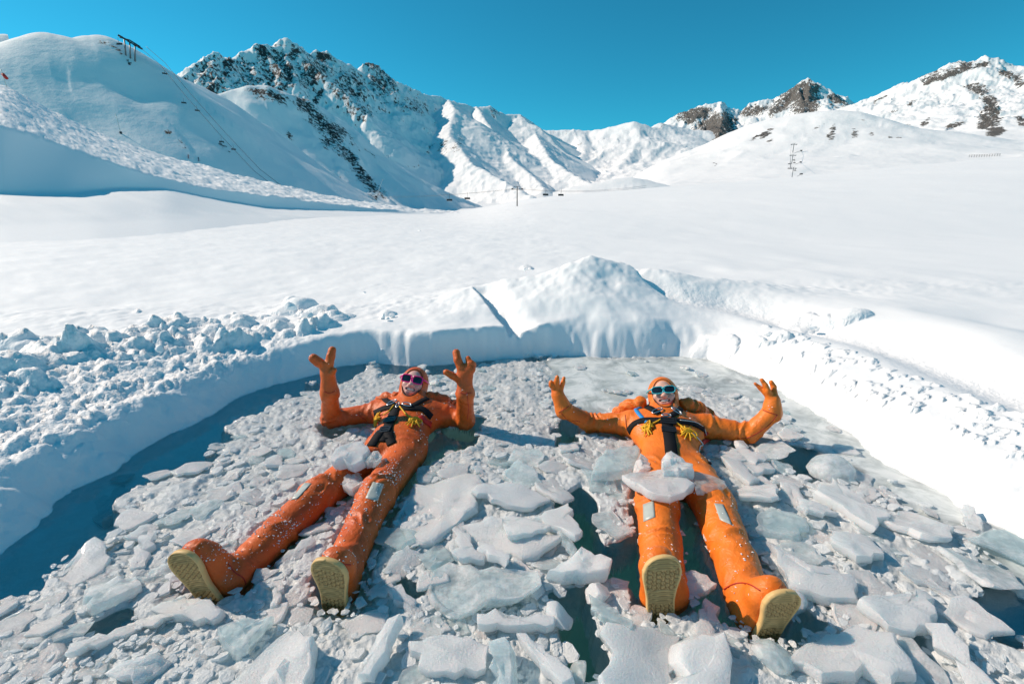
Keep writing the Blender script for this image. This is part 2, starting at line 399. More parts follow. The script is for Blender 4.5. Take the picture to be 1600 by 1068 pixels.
# rounded snow dome below the crags
mountain("hill", 860, 1720, 235, 1250, [
    [(860, 335, 1180), (900, 325, 1155), (940, 311, 1130), (1000, 293, 1093), (1060, 262, 1056), (1110, 238, 1025), (1150, 214, 1000), (1190, 192, 975), (1230, 183, 950), (1265, 177, 928), (1300, 174, 907), (1320, 176, 894), (1345, 184, 879), (1380, 200, 857), (1430, 220, 826), (1500, 240, 783), (1600, 250, 721), (1740, 255, 634)]],
    k=.58, amp=5, nscale=110, round_=34, warp=.15, rough_d=400, octs=3, soft=10.0, mat=M_ROCKY_TAN, nr=150, seed=51, gul=.3, ufade=(880, 1050),
    rocks=[(1198, 212, 20, 5, -.5, .36), (1182, 218, 14, 4, -.5, .2), (1205, 222, 10, 4, -.8, .2), (1275, 200, 26, 5, -.55, .1), (1300, 208, 9, 18, .35, .28), (1338, 206, 9, 7, .3, .2), (1362, 208, 6, 6, .3, .25), (1385, 212, 8, 5, .5, .3), (1350, 190, 14, 4, .3, 0.0), (1117, 258, 3, 5, 0, .3), (1400, 215, 10, 3, .3, .2)], rock_slope=(1.2, 1.6))
mountain("hill", 1260, 1420, 380, 800, [[(1270, 256, 600), (1290, 249, 600), (1310, 243, 600), (1328, 241, 600), (1340, 245, 595), (1352, 252, 590), (1366, 262, 585)], {'p': [(1328, 241, 600), (1340, 262, 540)], 'k': .75}],
    k=.5, amp=1.5, nscale=60, round_=4, mat=M_ROCKY_TAN, nr=70, seed=61, rocks=[(1306, 250, 22, 5, -.35, .30)], rock_slope=(1.3, 1.6))
mountain("hill", 860, 1060, 330, 620, [[(870, 300, 480), (900, 291, 480), (935, 285, 480), (965, 279, 480), (985, 277, 480), (1005, 280, 478), (1020, 285, 474), (1040, 296, 470)]],
    k=.45, amp=.8, nscale=60, round_=7, mat=M_ROCKY_DARK, nr=70, seed=71, rock_slope=(1.3, 1.6))

# ------------------------------------------------------------------ groomed ski slope at the left, lofted between its edges
def loft(name, lines, rows, mat, u_s, noisefn, pw=None):
    a = np.array(u_s, float)
    L = []
    kr = np.hanning(31); kr /= kr.sum()
    for ln in lines:
        ln = sorted(ln); uu = [c[0] for c in ln]
        vv = np.interp(a, uu, [c[1] for c in ln]); yy = np.exp(np.interp(a, uu, [math.log(c[2]) for c in ln]))
        vv = np.convolve(np.pad(vv, 15, mode='edge'), kr, 'valid'); yy = np.exp(np.convolve(np.pad(np.log(yy), 15, mode='edge'), kr, 'valid'))
        if len(ln[0]) > 3: dz = np.interp(a, uu, [c[3] for c in ln])
        else: dz = 0 * a
        p = np.array([list(PY(a[i], vv[i], yy[i])) for i in range(len(a))]); p[:, 2] += dz
        L.append(p)
    out = []; band = []
    for i in range(len(L) - 1):
        n_ = rows[i]
        for j in range(n_):
            t = j / n_
            out.append(L[i] * (1 - t) + L[i + 1] * t); band.append(i + t)
    out.append(L[-1]); band.append(len(L) - 1.0)
    G = np.array(out)                                  # rows, cols, 3
    # soften the folds between the bands
    ker = np.array([1, 2, 3, 2, 1.0]); ker /= ker.sum()
    Gs = G.copy()
    for k_ in range(2):
        pad = np.concatenate([Gs[:1], Gs[:1], Gs, Gs[-1:], Gs[-1:]], 0)
        Gs = sum(ker[q] * pad[q:q + len(Gs)] for q in range(5))
    G = Gs
    band = np.array(band)[:, None] + 0 * a[None, :]
    X, Y, Z = (G[..., i].ravel() for i in range(3))
    Z = Z + noisefn(X, Y, band.ravel())
    rough = 0 * X
    me = mesh_np(name, np.stack([X, Y, Z], 1), grid_faces(G.shape[0], G.shape[1]), mat, True, {"rough": rough})
    return link(name, me, kind="structure")
def piste_noise(X, Y, b):
    b = np.maximum(b - 1, 0); w_ = smooth(1.85, 2.05, b) * (1 - smooth(2.9, 3.1, b))
    s = Y / 60.0
    pa = X / Y * 60; pr = np.log(Y) * 60
    n_ = fbm(pa / 1.2, pr / 2.2, None, 4, 90) * .26 * s + np.abs(fbm(pa / .5, pr / .8, None, 3, 95)) * .16 * s
    soft = fbm(X / 9, Y / 9, None, 3, 99) * .12 * smooth(0.0, .3, b)
    low = fbm((X * .5 + Y) / 1.4, (X - Y * .5) / 9, None, 3, 93) * .06 * smooth(0, .15, b) * (1 - smooth(.8, 1.0, b))
    return n_ * w_ + soft + low
loft("ski_slope", [
    [(-700, 470, 8, -.3), (-300, 430, 10, -.3), (0, 398, 12, -.3), (150, 388, 14, -.3), (300, 375, 18, -.4), (430, 360, 28, -.6), (540, 343, 58, -1.2), (640, 340, 78, -1.5), (740, 339, 98, -2)],
    [(-700, 392, 11), (-300, 370, 14), (0, 353, 19), (150, 348, 22), (260, 341, 27), (330, 339, 33), (430, 340, 44), (540, 340, 62), (640, 338, 84), (740, 338, 104)],
    [(-700, 330, 17), (-300, 316, 21), (0, 305, 28.5), (110, 303, 33), (180, 294, 39.3), (260, 294, 44.6), (330, 309, 50.6), (420, 324, 60), (530, 329, 78), (640, 334, 98), (740, 336, 108)],
    [(-700, 265, 22), (-300, 225, 26), (0, 192, 33.5), (100, 226, 38.5), (200, 262, 42), (300, 290, 49), (400, 303, 59), (520, 319, 78), (640, 331, 100), (740, 335, 115)],
    [(-700, 235, 48), (-300, 160, 52), (0, 128, 62), (30, 143, 64), (60, 161, 68), (150, 206, 76), (250, 241, 86), (400, 280, 102), (540, 312, 122), (640, 326, 135), (740, 333, 150)],
    [(-700, 235, 56, -7), (-300, 160, 60, -7), (0, 128, 72, -7), (60, 161, 78, -7), (150, 206, 86, -7), (250, 241, 98, -6), (400, 280, 115, -5), (540, 312, 140, -5), (640, 326, 155, -5), (740, 333, 170, -5)]],
    [26, 26, 44, 90, 10], M_SNOW, np.concatenate([np.arange(-700, -20, 5), np.arange(-20, 742, 2.2)]), piste_noise)

# ------------------------------------------------------------------ snow field with the cut pool
POOL_PX = [(-140, 930), (0, 862), (40, 822), (85, 782), (140, 752), (180, 735), (222, 705), (270, 678), (330, 650), (372, 626), (425, 605), (480, 587), (525, 574), (575, 567), (640, 571),
           (700, 568), (760, 562), (860, 557), (960, 561), (1060, 557), (1105, 560), (1145, 577), (1185, 592), (1225, 613), (1275, 648), (1325, 676), (1390, 722), (1430, 752),
           (1490, 787), (1550, 818), (1600, 850), (1740, 925)]
POOL = np.array([[*P(u, v, 0.0).xy] for u, v in POOL_PX] + [[2.0, 0.72], [1.2, 0.52], [0.0, 0.46], [-1.2, 0.52], [-1.95, 0.75]])
def pool_dist(x, y):
    """signed distance to the pool outline, positive outside"""
    best = np.full(x.shape, 1e9); inside = np.zeros(x.shape, bool)
    n_ = len(POOL)
    for i in range(n_):
        p, q = POOL[i], POOL[(i + 1) % n_]
        ex, ey = q - p
        t = np.clip(((x - p[0]) * ex + (y - p[1]) * ey) / (ex * ex + ey * ey), 0, 1)
        best = np.minimum(best, np.hypot(x - p[0] - ex * t, y - p[1] - ey * t))
        c = ((p[1] > y) != (q[1] > y)) & (x < (q[0] - p[0]) * (y - p[1]) / (q[1] - p[1] + 1e-12) + p[0])
        inside ^= c
    return np.where(inside, -best, best)
SNOW_Z = 0.31
# clods: x, y, radius, height
def px_bumps(lst, z=0.3):
    out = []
    for u, v, ru, h, el in lst:
        p = P(u, v, z); s = ru * p.y / FOC
        out.append((p.x, p.y, s, h, el))
    return out
rb = random.Random(3)
BUMPS = px_bumps([(470, 482, 26, .15, 1.0), (445, 492, 22, .08, 1.2), (500, 492, 26, .08, 1.2), (455, 470, 12, .10, 1.0), (520, 498, 18, .05, 1.3), (605, 493, 14, .05, 1.0), (216, 487, 5, .04, 1),
                  (822, 420, 10, .10, 1.0), (40, 545, 40, .12, 1.3), (75, 556, 26, .07, 1.2), (20, 590, 50, .10, 1.2), (150, 545, 36, .10, 1.4), (240, 522, 40, .10, 1.3), (230, 530, 22, .08, 1.2), (300, 515, 34, .09, 1.2), (365, 510, 30, .08, 1.2),
                  (330, 535, 22, .07, 1.0), (400, 520, 24, .05, 1.2), (60, 600, 30, .05, 1.3), (1255, 500, 30, .07, 1.0), (1320, 505, 30, .08, 1.4), (1220, 520, 16, .05, 1.0), (1185, 520, 14, .06, 1.0), (1120, 512, 34, .07, 1.1)])
for i in range(150):      # broken clods piled along the left bank
    t = rb.random(); u = -20 + 560 * t; v = 560 - 70 * t + rb.uniform(-14, 20) * (1.2 - t * .6)
    p = P(u, v, .32); BUMPS.append((p.x, p.y, rb.uniform(.03, .10), rb.uniform(.015, .06), rb.uniform(.8, 1.5)))
for i in range(170):      # crumbs in the trench behind the right bank
    t = rb.random(); u = 1195 + 440 * t; v = 522 + 165 * t + rb.uniform(-26, 20) * (.6 + t * .8)
    p = P(u, v, .28); BUMPS.append((p.x, p.y, rb.uniform(.015, .042), rb.uniform(.006, .018), rb.uniform(.8, 1.4)))
MOUND = PY(925, 402, 5.25)
def snow_height(x, y):
    r = np.hypot(x, y)
    d = pool_dist(x, y)
    near = r < 14
    nz = np.zeros(x.shape); rough = np.zeros(x.shape)
    n1 = fbm(x * 3.1, y * 3.1, None, 4, 201); n2 = fbm(x * 11, y * 11, None, 4, 211)
    dd = d + .07 * n1 + .03 * n2 * (1 - .8 * smooth(3.5, 3.7, y))
    left = smooth(-.6, -1.2, x) * smooth(4.2, 3.4, y); back = smooth(3.3, 3.7, y) * smooth(2.0, 1.2, x); right = np.clip(1 - left - back, 0, 1)
    back = np.clip(back - left * .5, 0, 1)
    tot = left + back + right; left, back, right = left / tot, back / tot, right / tot
    wid = .26 * left + (.07 + .22 * smooth(.2, .7, x)) * back + .34 * right
    top = SNOW_Z * (.62 * left + .98 * back + .74 * right)
    t = np.clip(dd / wid, 0, 1)
    rise = top * (1 - (1 - t) ** (2.2 * right + 1.75 * left + 2.0 * back))
    far = SNOW_Z
    z = rise + (far - top) * (smooth(.2, 1.6, d) * (1 - left) + left * smooth(.15, .95, d)) + left * .05 * np.exp(-((d - 1.05) / .22) ** 2)
    # under water: a shelf, then down to the floor
    sub = -np.clip(-dd, 0, None)
    shelf = np.where(dd < 0, np.maximum(-1.15, sub * (.45 * left + 1.6 * back + .45 * right) - 1.6 * np.clip(-dd - .60, 0, None)), 0)
    z = np.where(dd > 0, z, shelf)
    out = smooth(0.0, .12, d)
    # left rubble band
    zl = left * smooth(.06, .30, d) * smooth(1.65, .95, d + .2 * n1)
    lump = np.abs(fbm(x * 5.2, y * 5.2, None, 4, 221))
    oe = smooth(.55, .95, d)
    z = z + zl * ((.030 + .075 * oe) * (lump - .18) + .018 * n2 + .042 * np.abs(fbm(x * 15, y * 15, None, 4, 226)) + .022 * np.abs(fbm(x * 42, y * 42, None, 3, 227)))
    rough = rough + 1.0 * zl + .45 * smooth(1.2, .1, np.abs(d)) * (1 - zl) * (left + .35 * right + .12 * back)
    # right: gentle swell, trench, swell
    n3 = fbm(x * .9, y * .9, None, 3, 231)
    zr = right * smooth(0, .5, d)
    z = z + zr * (.05 * n3 + .04 * smooth(.25, .6, d) - .11 * np.exp(-((d - .95) / .26) ** 2) + .05 * np.exp(-((d - 1.75) / .5) ** 2)) * smooth(14, 6, r)
    rough = rough + .8 * zr * np.exp(-((d - .95) / .3) ** 2)
    # back: flat cut blocks with fallen snow in the joints
    zb = back * out
    z = z + zb * (.03 * n3 + .015 * n1)
    for uj in (634, 812):
        pj = P(uj, 560, .05)
        z = z - back * .03 * np.exp(-((x - pj.x + .04 * n2) / .035) ** 2) * smooth(.16, .0, np.abs(d - .04)) * (d > 0)
    # mound behind the pool
    mx, my = MOUND.x, MOUND.y
    lx = x - mx; ly = y - my
    crest_y = .16 * lx + .06 * np.sin(lx * 3)
    hm = .41 * np.exp(-np.where(lx < 0, (lx / .60) ** 2 * 1.0, np.abs(lx / 1.05) ** 1.9)) + .21 * np.exp(-((lx + .95) / .8) ** 2) + .09 * np.exp(-((lx - 1.3) / 1.0) ** 2)
    fy = ly - crest_y
    prof = np.exp(-np.where(fy < 0, np.abs(fy) / .72, fy / .5) ** 1.45)
    hmm = hm * prof * (1 + .10 * n1) + .014 * n2 * prof
    # wind-cut edge on the right shoulder
    edge = lx - .42 + .55 * fy
    hmm = hmm - .11 * smooth(-.02, .07, edge) * smooth(.42, .08, edge) * prof * smooth(-.75, -.3, fy) * smooth(.25, .0, fy)
    z = z + hmm * smooth(.05, .55, d)
    # step between block and mound
    p0, p1 = P(742, 458, .42), P(822, 524, .33)
    ex, ey = p1.x - p0.x, p1.y - p0.y; L = math.hypot(ex, ey)
    s = ((x - p0.x) * ex + (y - p0.y) * ey) / L; nn = ((x - p0.x) * (-ey) + (y - p0.y) * ex) / L + .02 * n1
    z = z - .12 * smooth(-.12, .1, s) * smooth(L + .12, L - .1, s) * smooth(-.015, .015, nn) * smooth(.34, .03, nn) * out
    for (bx, by, br, bh, el) in BUMPS:
        m = (np.abs(x - bx) < br * 1.6) & (np.abs(y - by) < br * 1.6)
        if not m.any(): continue
        q = np.hypot((x[m] - bx) / el, (y[m] - by) * el) / br * (1 + .25 * n1[m] + .22 * n2[m])
        z[m] = np.maximum(z[m], z[m] * .55 + .45 * z[m] + .78 * bh * np.sqrt(np.clip(1 - q * q, 0, 1)) * out[m])
        rough[m] += .5 * (q < 1)
    # far: the plain, then the rise on the other shore
    z = z + smooth(2.5, 7, r) * (.05 * fbm(x * .22, y * .16, None, 3, 241) + .012 * fbm(x * 1.3, y * .5, None, 3, 251))
    a = x / np.maximum(y, .3)
    return z, np.clip(rough, 0, 1), d
J_U = [-900, 300, 560, 640, 720, 830, 1000, 1200, 1300, 1450, 1600, 2300]
J_V = [329, 329, 329, 331, 331, 309, 296, 280, 271, 258, 246, 205]
def field(name):
    az = np.concatenate([np.radians(np.arange(-180, -56, 4.0)), np.radians(np.arange(-56, 56, .17)), np.radians(np.arange(56, 180.1, 4.0))])
    r = [0.0, .2, .36]
    while r[-1] < .8: r.append(r[-1] * 1.03)
    while r[-1] < 7: r.append(r[-1] * 1.0052)
    while r[-1] < 330: r.append(r[-1] * 1.018)
    r = np.array(r)
    A, R = np.meshgrid(az, r)
    X = (R * np.sin(A)).ravel(); Y = (R * np.cos(A)).ravel()
    Z, rough, d = snow_height(X, Y)
    ya = np.abs(Y) + .35 * np.abs(X)
    a = np.where(Y > .5, X / np.maximum(Y, .5), np.sign(X) * 4)
    ta = np.linspace(-4, 4, 1600); tz = np.interp(ta, [(u - 800) / FOC / 1.03 for u in J_U], [PY(u, v, 210).z for u, v in zip(J_U, J_V)])
    kr = np.hanning(41); kr /= kr.sum(); tz = np.convolve(np.pad(tz, 20, mode='edge'), kr, 'valid')
    jz = np.interp(a, ta, tz)
    s = np.clip(np.log(np.maximum(Y, 1) / 17) / math.log(210 / 17), 0, 1.4)
    Z = Z + np.where(Y > 17, np.where(s <= 1, (jz - SNOW_Z) * s ** 1.9, (jz - SNOW_Z) - (Y - 210) * .25), 0)
    Z = Z + smooth(20, 60, Y) * .35 * fbm(X / 30, Y / 45, None, 3, 261) * smooth(250, 150, Y)
    Z = np.where(Y < -20, Z, Z)
    me = mesh_np(name, np.stack([X, Y, Z], 1), grid_faces(len(r), len(az)), M_SNOW, True, {"rough": rough})
    return link(name, me, kind="structure")
field("snow_field")
# the valley floor behind, climbing gently between the mountains
a_ = np.linspace(-2.2, 2.2, 90); r_ = 150 * (5000 / 150) ** (np.arange(60) / 59)
A_, R_ = np.meshgrid(a_, r_)
Y_ = (R_ / np.sqrt(1 + A_ ** 2)).ravel(); X_ = A_.ravel() * Y_
link("valley_floor", mesh_np("valley_floor", np.stack([X_, Y_, valley_z(X_, Y_) - 2 + 4 * fbm(X_ / 150, Y_ / 150, None, 3, 300)], 1), grid_faces(60, 90), M_SNOW, True, {"rough": 0 * X_}), kind="structure")
# ================================================================== SIGNED DISTANCE MODELLING (for people, gloves, boots)
def sd_cap(p, a, b, ra, rb):
    a = np.asarray(a); b = np.asarray(b)
    ab = b - a; L2 = ab @ ab + 1e-12
    t = np.clip(((p - a) @ ab) / L2, 0, 1)
    d = np.linalg.norm(p - a - t[:, None] * ab, axis=1)
    return d - (ra + (rb - ra) * t), t
def sd_ell(p, c, ax, r):
    """ax: 3x3 rows are axes, r radii"""
    q = (p - np.asarray(c)) @ np.asarray(ax).T
    r = np.asarray(r)
    k0 = np.linalg.norm(q / r, axis=1); k1 = np.linalg.norm(q / (r * r), axis=1)
    return k0 * (k0 - 1) / np.maximum(k1, 1e-9)
def sd_rbox(p, c, ax, h, rr):
    q = np.abs((p - np.asarray(c)) @ np.asarray(ax).T) - (np.asarray(h) - rr)
    return np.linalg.norm(np.maximum(q, 0), axis=1) + np.minimum(q.max(1), 0) - rr
class Field:
    def __init__(s, lo, hi, h):
        s.lo = np.asarray(lo, float); s.h = h
        s.n = np.ceil((np.asarray(hi) - s.lo) / h).astype(int) + 1
        s.D = np.full(s.n, .2, np.float32)
    def box(s, lo, hi):
        i0 = np.clip(np.floor((np.asarray(lo) - s.lo) / s.h).astype(int), 0, s.n - 1); i1 = np.clip(np.ceil((np.asarray(hi) - s.lo) / s.h).astype(int) + 1, 1, s.n)
        return tuple(slice(a, b) for a, b in zip(i0, i1)), i0, i1
    def pts(s, i0, i1):
        g = np.stack(np.meshgrid(*[np.arange(a, b) for a, b in zip(i0, i1)], indexing='ij'), -1).reshape(-1, 3)
        return s.lo + g * s.h
    def apply(s, fn, lo, hi, k=.02, op='add'):
        m = k + .03
        sl, i0, i1 = s.box(np.asarray(lo) - m, np.asarray(hi) + m)
        if np.any(i1 <= i0): return
        p = s.pts(i0, i1); d = fn(p).reshape([b - a for a, b in zip(i0, i1)])
        D = s.D[sl]
        if op == 'add':
            h = np.maximum(k - np.abs(D - d), 0) / max(k, 1e-6); s.D[sl] = np.minimum(D, d) - h * h * k * .25
        else:
            d = -d; h = np.maximum(k - np.abs(D - d), 0) / max(k, 1e-6); s.D[sl] = np.maximum(D, d) + h * h * k * .25
    def cap(s, a, b, ra, rb, k=.03, fold=None, squash=None):
        """fold: (amplitude, wavelength, [(t centre, width)]) rings of cloth creases"""
        a = np.asarray(a, float); b = np.asarray(b, float); R = max(ra, rb)
        L = np.linalg.norm(b - a)
        def fn(p):
            d, t = sd_cap(p, a, b, ra, rb)
            if fold:
                am, wl, cs = fold
                n_ = vnoise(p[:, 0] * 9, p[:, 1] * 9, p[:, 2] * 9, 5)
                w_ = np.zeros(len(p))
                for tc, tw in cs: w_ = np.maximum(w_, np.exp(-((t - tc) / tw) ** 2))
                ph = t * L / wl + n_ * 1.3
                d = d - am * w_ * (1 - 2 * np.abs(np.sin(ph * math.pi))) + .0025 * n_
            return d
        s.apply(fn, np.minimum(a, b) - R, np.maximum(a, b) + R, k)
    def ell(s, c, ax, r, k=.03, op='add'):
        R = max(r); c = np.asarray(c, float)
        s.apply(lambda p: sd_ell(p, c, ax, r), c - R, c + R, k, op)
    def rbox(s, c, ax, h, rr, k=.02, op='add'):
        R = float(np.linalg.norm(h)); c = np.asarray(c, float)
        s.apply(lambda p: sd_rbox(p, c, ax, h, rr), c - R, c + R, k, op)
    def mesh(s):
        """naive surface nets"""
        D = s.D; n = D.shape
        neg = D < 0
        c8 = [neg[i:n[0] - 1 + i, j:n[1] - 1 + j, k:n[2] - 1 + k] for i in (0, 1) for j in (0, 1) for k in (0, 1)]
        cnt = sum(c.astype(np.int8) for c in c8)
        act = (cnt > 0) & (cnt < 8)
        idx = np.argwhere(act)
        vid = np.full(act.shape, -1, np.int64); vid[act] = np.arange(len(idx))
        acc = np.zeros((len(idx), 3)); num = np.zeros(len(idx))
        cor = [(i, j, k) for i in (0, 1) for j in (0, 1) for k in (0, 1)]
        for a in range(8):
            for b in range(a + 1, 8):
                ca, cb = np.array(cor[a]), np.array(cor[b])
                if np.abs(ca - cb).sum() != 1: continue
                da = D[tuple((idx + ca).T)]; db = D[tuple((idx + cb).T)]
                m = (da < 0) != (db < 0)
                t = da[m] / (da[m] - db[m])
                acc[m] += ca + (cb - ca) * t[:, None]; num[m] += 1
        V = s.lo + (idx + acc / np.maximum(num, 1)[:, None]) * s.h
        F = []
        for ax in range(3):
            o = [q for q in range(3) if q != ax]
            sl0 = [slice(1, -1)] * 3; sl0[ax] = slice(0, n[ax] - 1); sl1 = list(sl0); sl1[ax] = slice(1, n[ax])
            a, b = neg[tuple(sl0)], neg[tuple(sl1)]
            for flip, m in ((False, a & ~b), (True, ~a & b)):
                e = np.argwhere(m)
                if not len(e): continue
                for q in o: e[:, q] += 1
                qs = []
                for d0, d1 in ((0, 0), (1, 0), (1, 1), (0, 1)):
                    f = e.copy(); f[:, o[0]] -= d0; f[:, o[1]] -= d1
                    qs.append(vid[f[:, 0], f[:, 1], f[:, 2]])
                q = np.stack(qs, 1)
                if flip ^ (ax == 1): q = q[:, ::-1]
                F.append(q)
        return V, np.concatenate(F)
def relax(V, F, it=1, lam=.5):
    V = V.copy()
    for _ in range(it):
        s_ = np.zeros_like(V); c = np.zeros(len(V))
        for i in range(4):
            np.add.at(s_, F[:, i], V[F[:, (i + 1) % 4]]); np.add.at(c, F[:, i], 1)
            np.add.at(s_, F[:, i], V[F[:, (i - 1) % 4]]); np.add.at(c, F[:, i], 1)
        V += lam * (s_ / np.maximum(c, 1)[:, None] - V)
    return V
def frame_from(f, up):
    f = Vector(f).normalized(); r = f.cross(Vector(up)).normalized(); u = r.cross(f).normalized()
    return np.array([list(r), list(u), list(f)])          # rows: right, up, forward

def tube(bm, pts, r, seg=6, closed=False):
    pts = [Vector(p) for p in pts]; rings = []
    nprev = None; m = len(pts)
    for i, p in enumerate(pts):
        if closed: t = (pts[(i + 1) % m] - pts[i - 1]).normalized()
        else: t = (pts[min(i + 1, m - 1)] - pts[max(i - 1, 0)]).normalized()
        if nprev is None:
            nprev = t.orthogonal().normalized()
        nrm = (nprev - t * nprev.dot(t)).normalized(); nprev = nrm
        bn = t.cross(nrm)
        rr = r[i] if isinstance(r, (list, tuple)) else r
        rings.append([bm.verts.new(p + (nrm * math.cos(2 * math.pi * k / seg) + bn * math.sin(2 * math.pi * k / seg)) * rr) for k in range(seg)])
    for i in range(m if closed else m - 1):
        a, b = rings[i], rings[(i + 1) % m]
        for k in range(seg):
            try: bm.faces.new((a[k], a[(k + 1) % seg], b[(k + 1) % seg], b[k]))
            except ValueError: pass
    if not closed:
        bm.faces.new(rings[0][::-1]); bm.faces.new(rings[-1])
def strap(bm, pts, nrms, wdt, th=.004):
    """a woven band lying along points with surface normals"""
    pts = [Vector(p) for p in pts]; m = len(pts); rows = []
    for i, p in enumerate(pts):
        t = (pts[min(i + 1, m - 1)] - pts[max(i - 1, 0)]).normalized(); n_ = Vector(nrms[i]).normalized()
        s_ = t.cross(n_).normalized() * wdt / 2; n_ = s_.cross(t).normalized()
        if n_.dot(Vector(nrms[i])) < 0: n_ = -n_
        rows.append([bm.verts.new(p - s_), bm.verts.new(p + s_), bm.verts.new(p + s_ * .97 + n_ * th), bm.verts.new(p - s_ * .97 + n_ * th)])
    for i in range(m - 1):
        a, b = rows[i], rows[i + 1]
        for k in range(4): bm.faces.new((a[k], a[(k + 1) % 4], b[(k + 1) % 4], b[k]))
    bm.faces.new(rows[0][::-1]); bm.faces.new(rows[-1])
def bm_obj(name, bm, mat, parent=None, smooth_shade=True, **kw):
    bmesh.ops.recalc_face_normals(bm, faces=bm.faces[:])
    me = bpy.data.meshes.new(name); bm.to_mesh(me); bm.free()
    me.polygons.foreach_set("use_smooth", [smooth_shade] * len(me.polygons))
    if mat is not None: me.materials.append(mat)
    return link(name, me, parent, **kw)
def spline(pts, n_):
    pts = [Vector(p) for p in pts]; out = []
    m = len(pts)
    for i in range(m - 1):
        p0, p1, p2, p3 = pts[max(i - 1, 0)], pts[i], pts[i + 1], pts[min(i + 2, m - 1)]
        for j in range(n_):
            t = j / n_
            out.append(.5 * ((2 * p1) + (p2 - p0) * t + (2 * p0 - 5 * p1 + 4 * p2 - p3) * t * t + (3 * p1 - p0 - 3 * p2 + p3) * t ** 3))
    out.append(pts[-1]); return out
# ================================================================== THE TWO BATHERS
def mat_suit(name, c1, c2):
    m, n, l, b = newmat(name)
    g = n.new("ShaderNodeNewGeometry").outputs["Position"]
    f1 = noise_node(n, l, 7, 5, 0.6, g); f2 = noise_node(n, l, 26, 4, 0.6, g, .6); f3 = noise_node(n, l, 700, 2, 0.5, g)
    cr = ramp(n, l, f1.outputs[0], [(0.28, c2), (0.62, c1)])
    l.new(cr.outputs[0], b.inputs["Base Color"])
    rr = ramp(n, l, f2.outputs[0], [(0.3, (.34,) * 3), (0.7, (.62,) * 3)])
    l.new(rr.outputs[0], b.inputs["Roughness"])
    b.inputs["Specular IOR Level"].default_value = 0.42
    f4 = noise_node(n, l, 17, 3, .5, g, 2.2); f5 = ramp(n, l, f4.outputs[0], [(.40, (0, 0, 0)), (.5, (1, 1, 1)), (.60, (0, 0, 0))])
    bump_chain(n, l, b, [(f2.outputs[0], 0.35, 0.010), (f5.outputs[0], 0.22, 0.006), (f3.outputs[0], 0.10, 0.001)])
    return m
def mat_simple(name, col, rough=.5, spec=.5, metal=0.0, bump=None, var=.12, coat=0.0):
    m, n, l, b = newmat(name)
    g = obj_coord(n)
    f = noise_node(n, l, 40, 4, .6, g)
    c = mixrgb(n, l, f.outputs[0], tuple(x * (1 - var) for x in col), tuple(min(1, x * (1 + var)) for x in col))
    l.new(c, b.inputs["Base Color"])
    b.inputs["Roughness"].default_value = rough; b.inputs["Specular IOR Level"].default_value = spec
    b.inputs["Metallic"].default_value = metal; b.inputs["Coat Weight"].default_value = coat
    if bump:
        f2 = noise_node(n, l, bump[0], 3, .6, g); bump_chain(n, l, b, [(f2.outputs[0], bump[1], bump[2])])
    return m
M_SUIT_L = mat_suit("suit_red_orange", (0.66, 0.128, 0.016), (0.54, 0.082, 0.011))
M_SUIT_R = mat_suit("suit_bright_orange", (0.86, 0.205, 0.018), (0.74, 0.150, 0.014))
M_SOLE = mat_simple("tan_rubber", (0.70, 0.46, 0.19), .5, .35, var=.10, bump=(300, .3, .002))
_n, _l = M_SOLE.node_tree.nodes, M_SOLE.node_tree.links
_b = _n["Principled BSDF"]; _a = _n.new("ShaderNodeAttribute"); _a.attribute_name = "groove_shade"
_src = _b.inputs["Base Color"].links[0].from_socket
_l.new(mixrgb(_n, _l, _a.outputs["Fac"], _src, (0.33, 0.19, 0.07)), _b.inputs["Base Color"])  # shade of the tread grooves, put into the sole's base colour
M_STRAP = mat_simple("black_webbing", (0.012, 0.012, 0.014), .75, .15, bump=(260, .6, .003))
M_STEEL = mat_simple("steel", (0.62, 0.62, 0.63), .28, .5, metal=1.0)
M_PLASTIC = mat_simple("black_plastic", (0.02, 0.02, 0.022), .35, .5)
M_ROPE = mat_simple("yellow_rope", (0.78, 0.42, 0.02), .6, .3, bump=(200, .6, .003))
M_BLUE = mat_simple("blue_webbing", (0.02, 0.26, 0.62), .55, .4)
M_WHITECORD = mat_simple("white_cord", (0.72, 0.72, 0.70), .6, .3)
M_RED = mat_simple("red_webbing", (0.52, 0.02, 0.015), .55, .35)
M_PATCH = mat_simple("reflective_patch", (0.42, 0.46, 0.43), .38, .6, bump=(420, .5, .001))
M_PINK = mat_simple("pink_plastic", (0.85, 0.02, 0.26), .25, .5, var=.04)
M_TEAL = mat_simple("turquoise_plastic", (0.05, 0.50, 0.58), .25, .5, var=.04)
M_LENS = mat_simple("dark_lens", (0.012, 0.012, 0.018), .04, .6, var=.02, coat=.6)
M_TEETH = mat_simple("teeth", (0.80, 0.77, 0.70), .25, .5, var=.03)
M_BLACKRIM = mat_simple("dark_seam", (0.03, 0.028, 0.028), .6, .3)
M_SEAM = mat_simple("seam_tape", (0.42, 0.03, 0.012), .5, .4)
M_HAIR = mat_simple("grey_hat_edge", (0.35, 0.38, 0.38), .7, .2)
def mat_skin(name, c):
    m, n, l, b = newmat(name)
    at = n.new("ShaderNodeAttribute"); at.attribute_name = "lip"
    f = noise_node(n, l, 60, 3, .6, obj_coord(n))
    base = mixrgb(n, l, f.outputs[0], tuple(x * .9 for x in c), tuple(min(1, x * 1.08) for x in c))
    col = mixrgb(n, l, at.outputs["Fac"], base, (0.56, 0.25, 0.22))
    l.new(col, b.inputs["Base Color"])
    b.inputs["Roughness"].default_value = .42; b.inputs["Specular IOR Level"].default_value = .45
    b.inputs["Subsurface Weight"].default_value = .15; b.inputs["Subsurface Radius"].default_value = (.012, .004, .002)
    return m
M_SKIN_L = mat_skin("skin_rosy", (0.72, 0.44, 0.39))
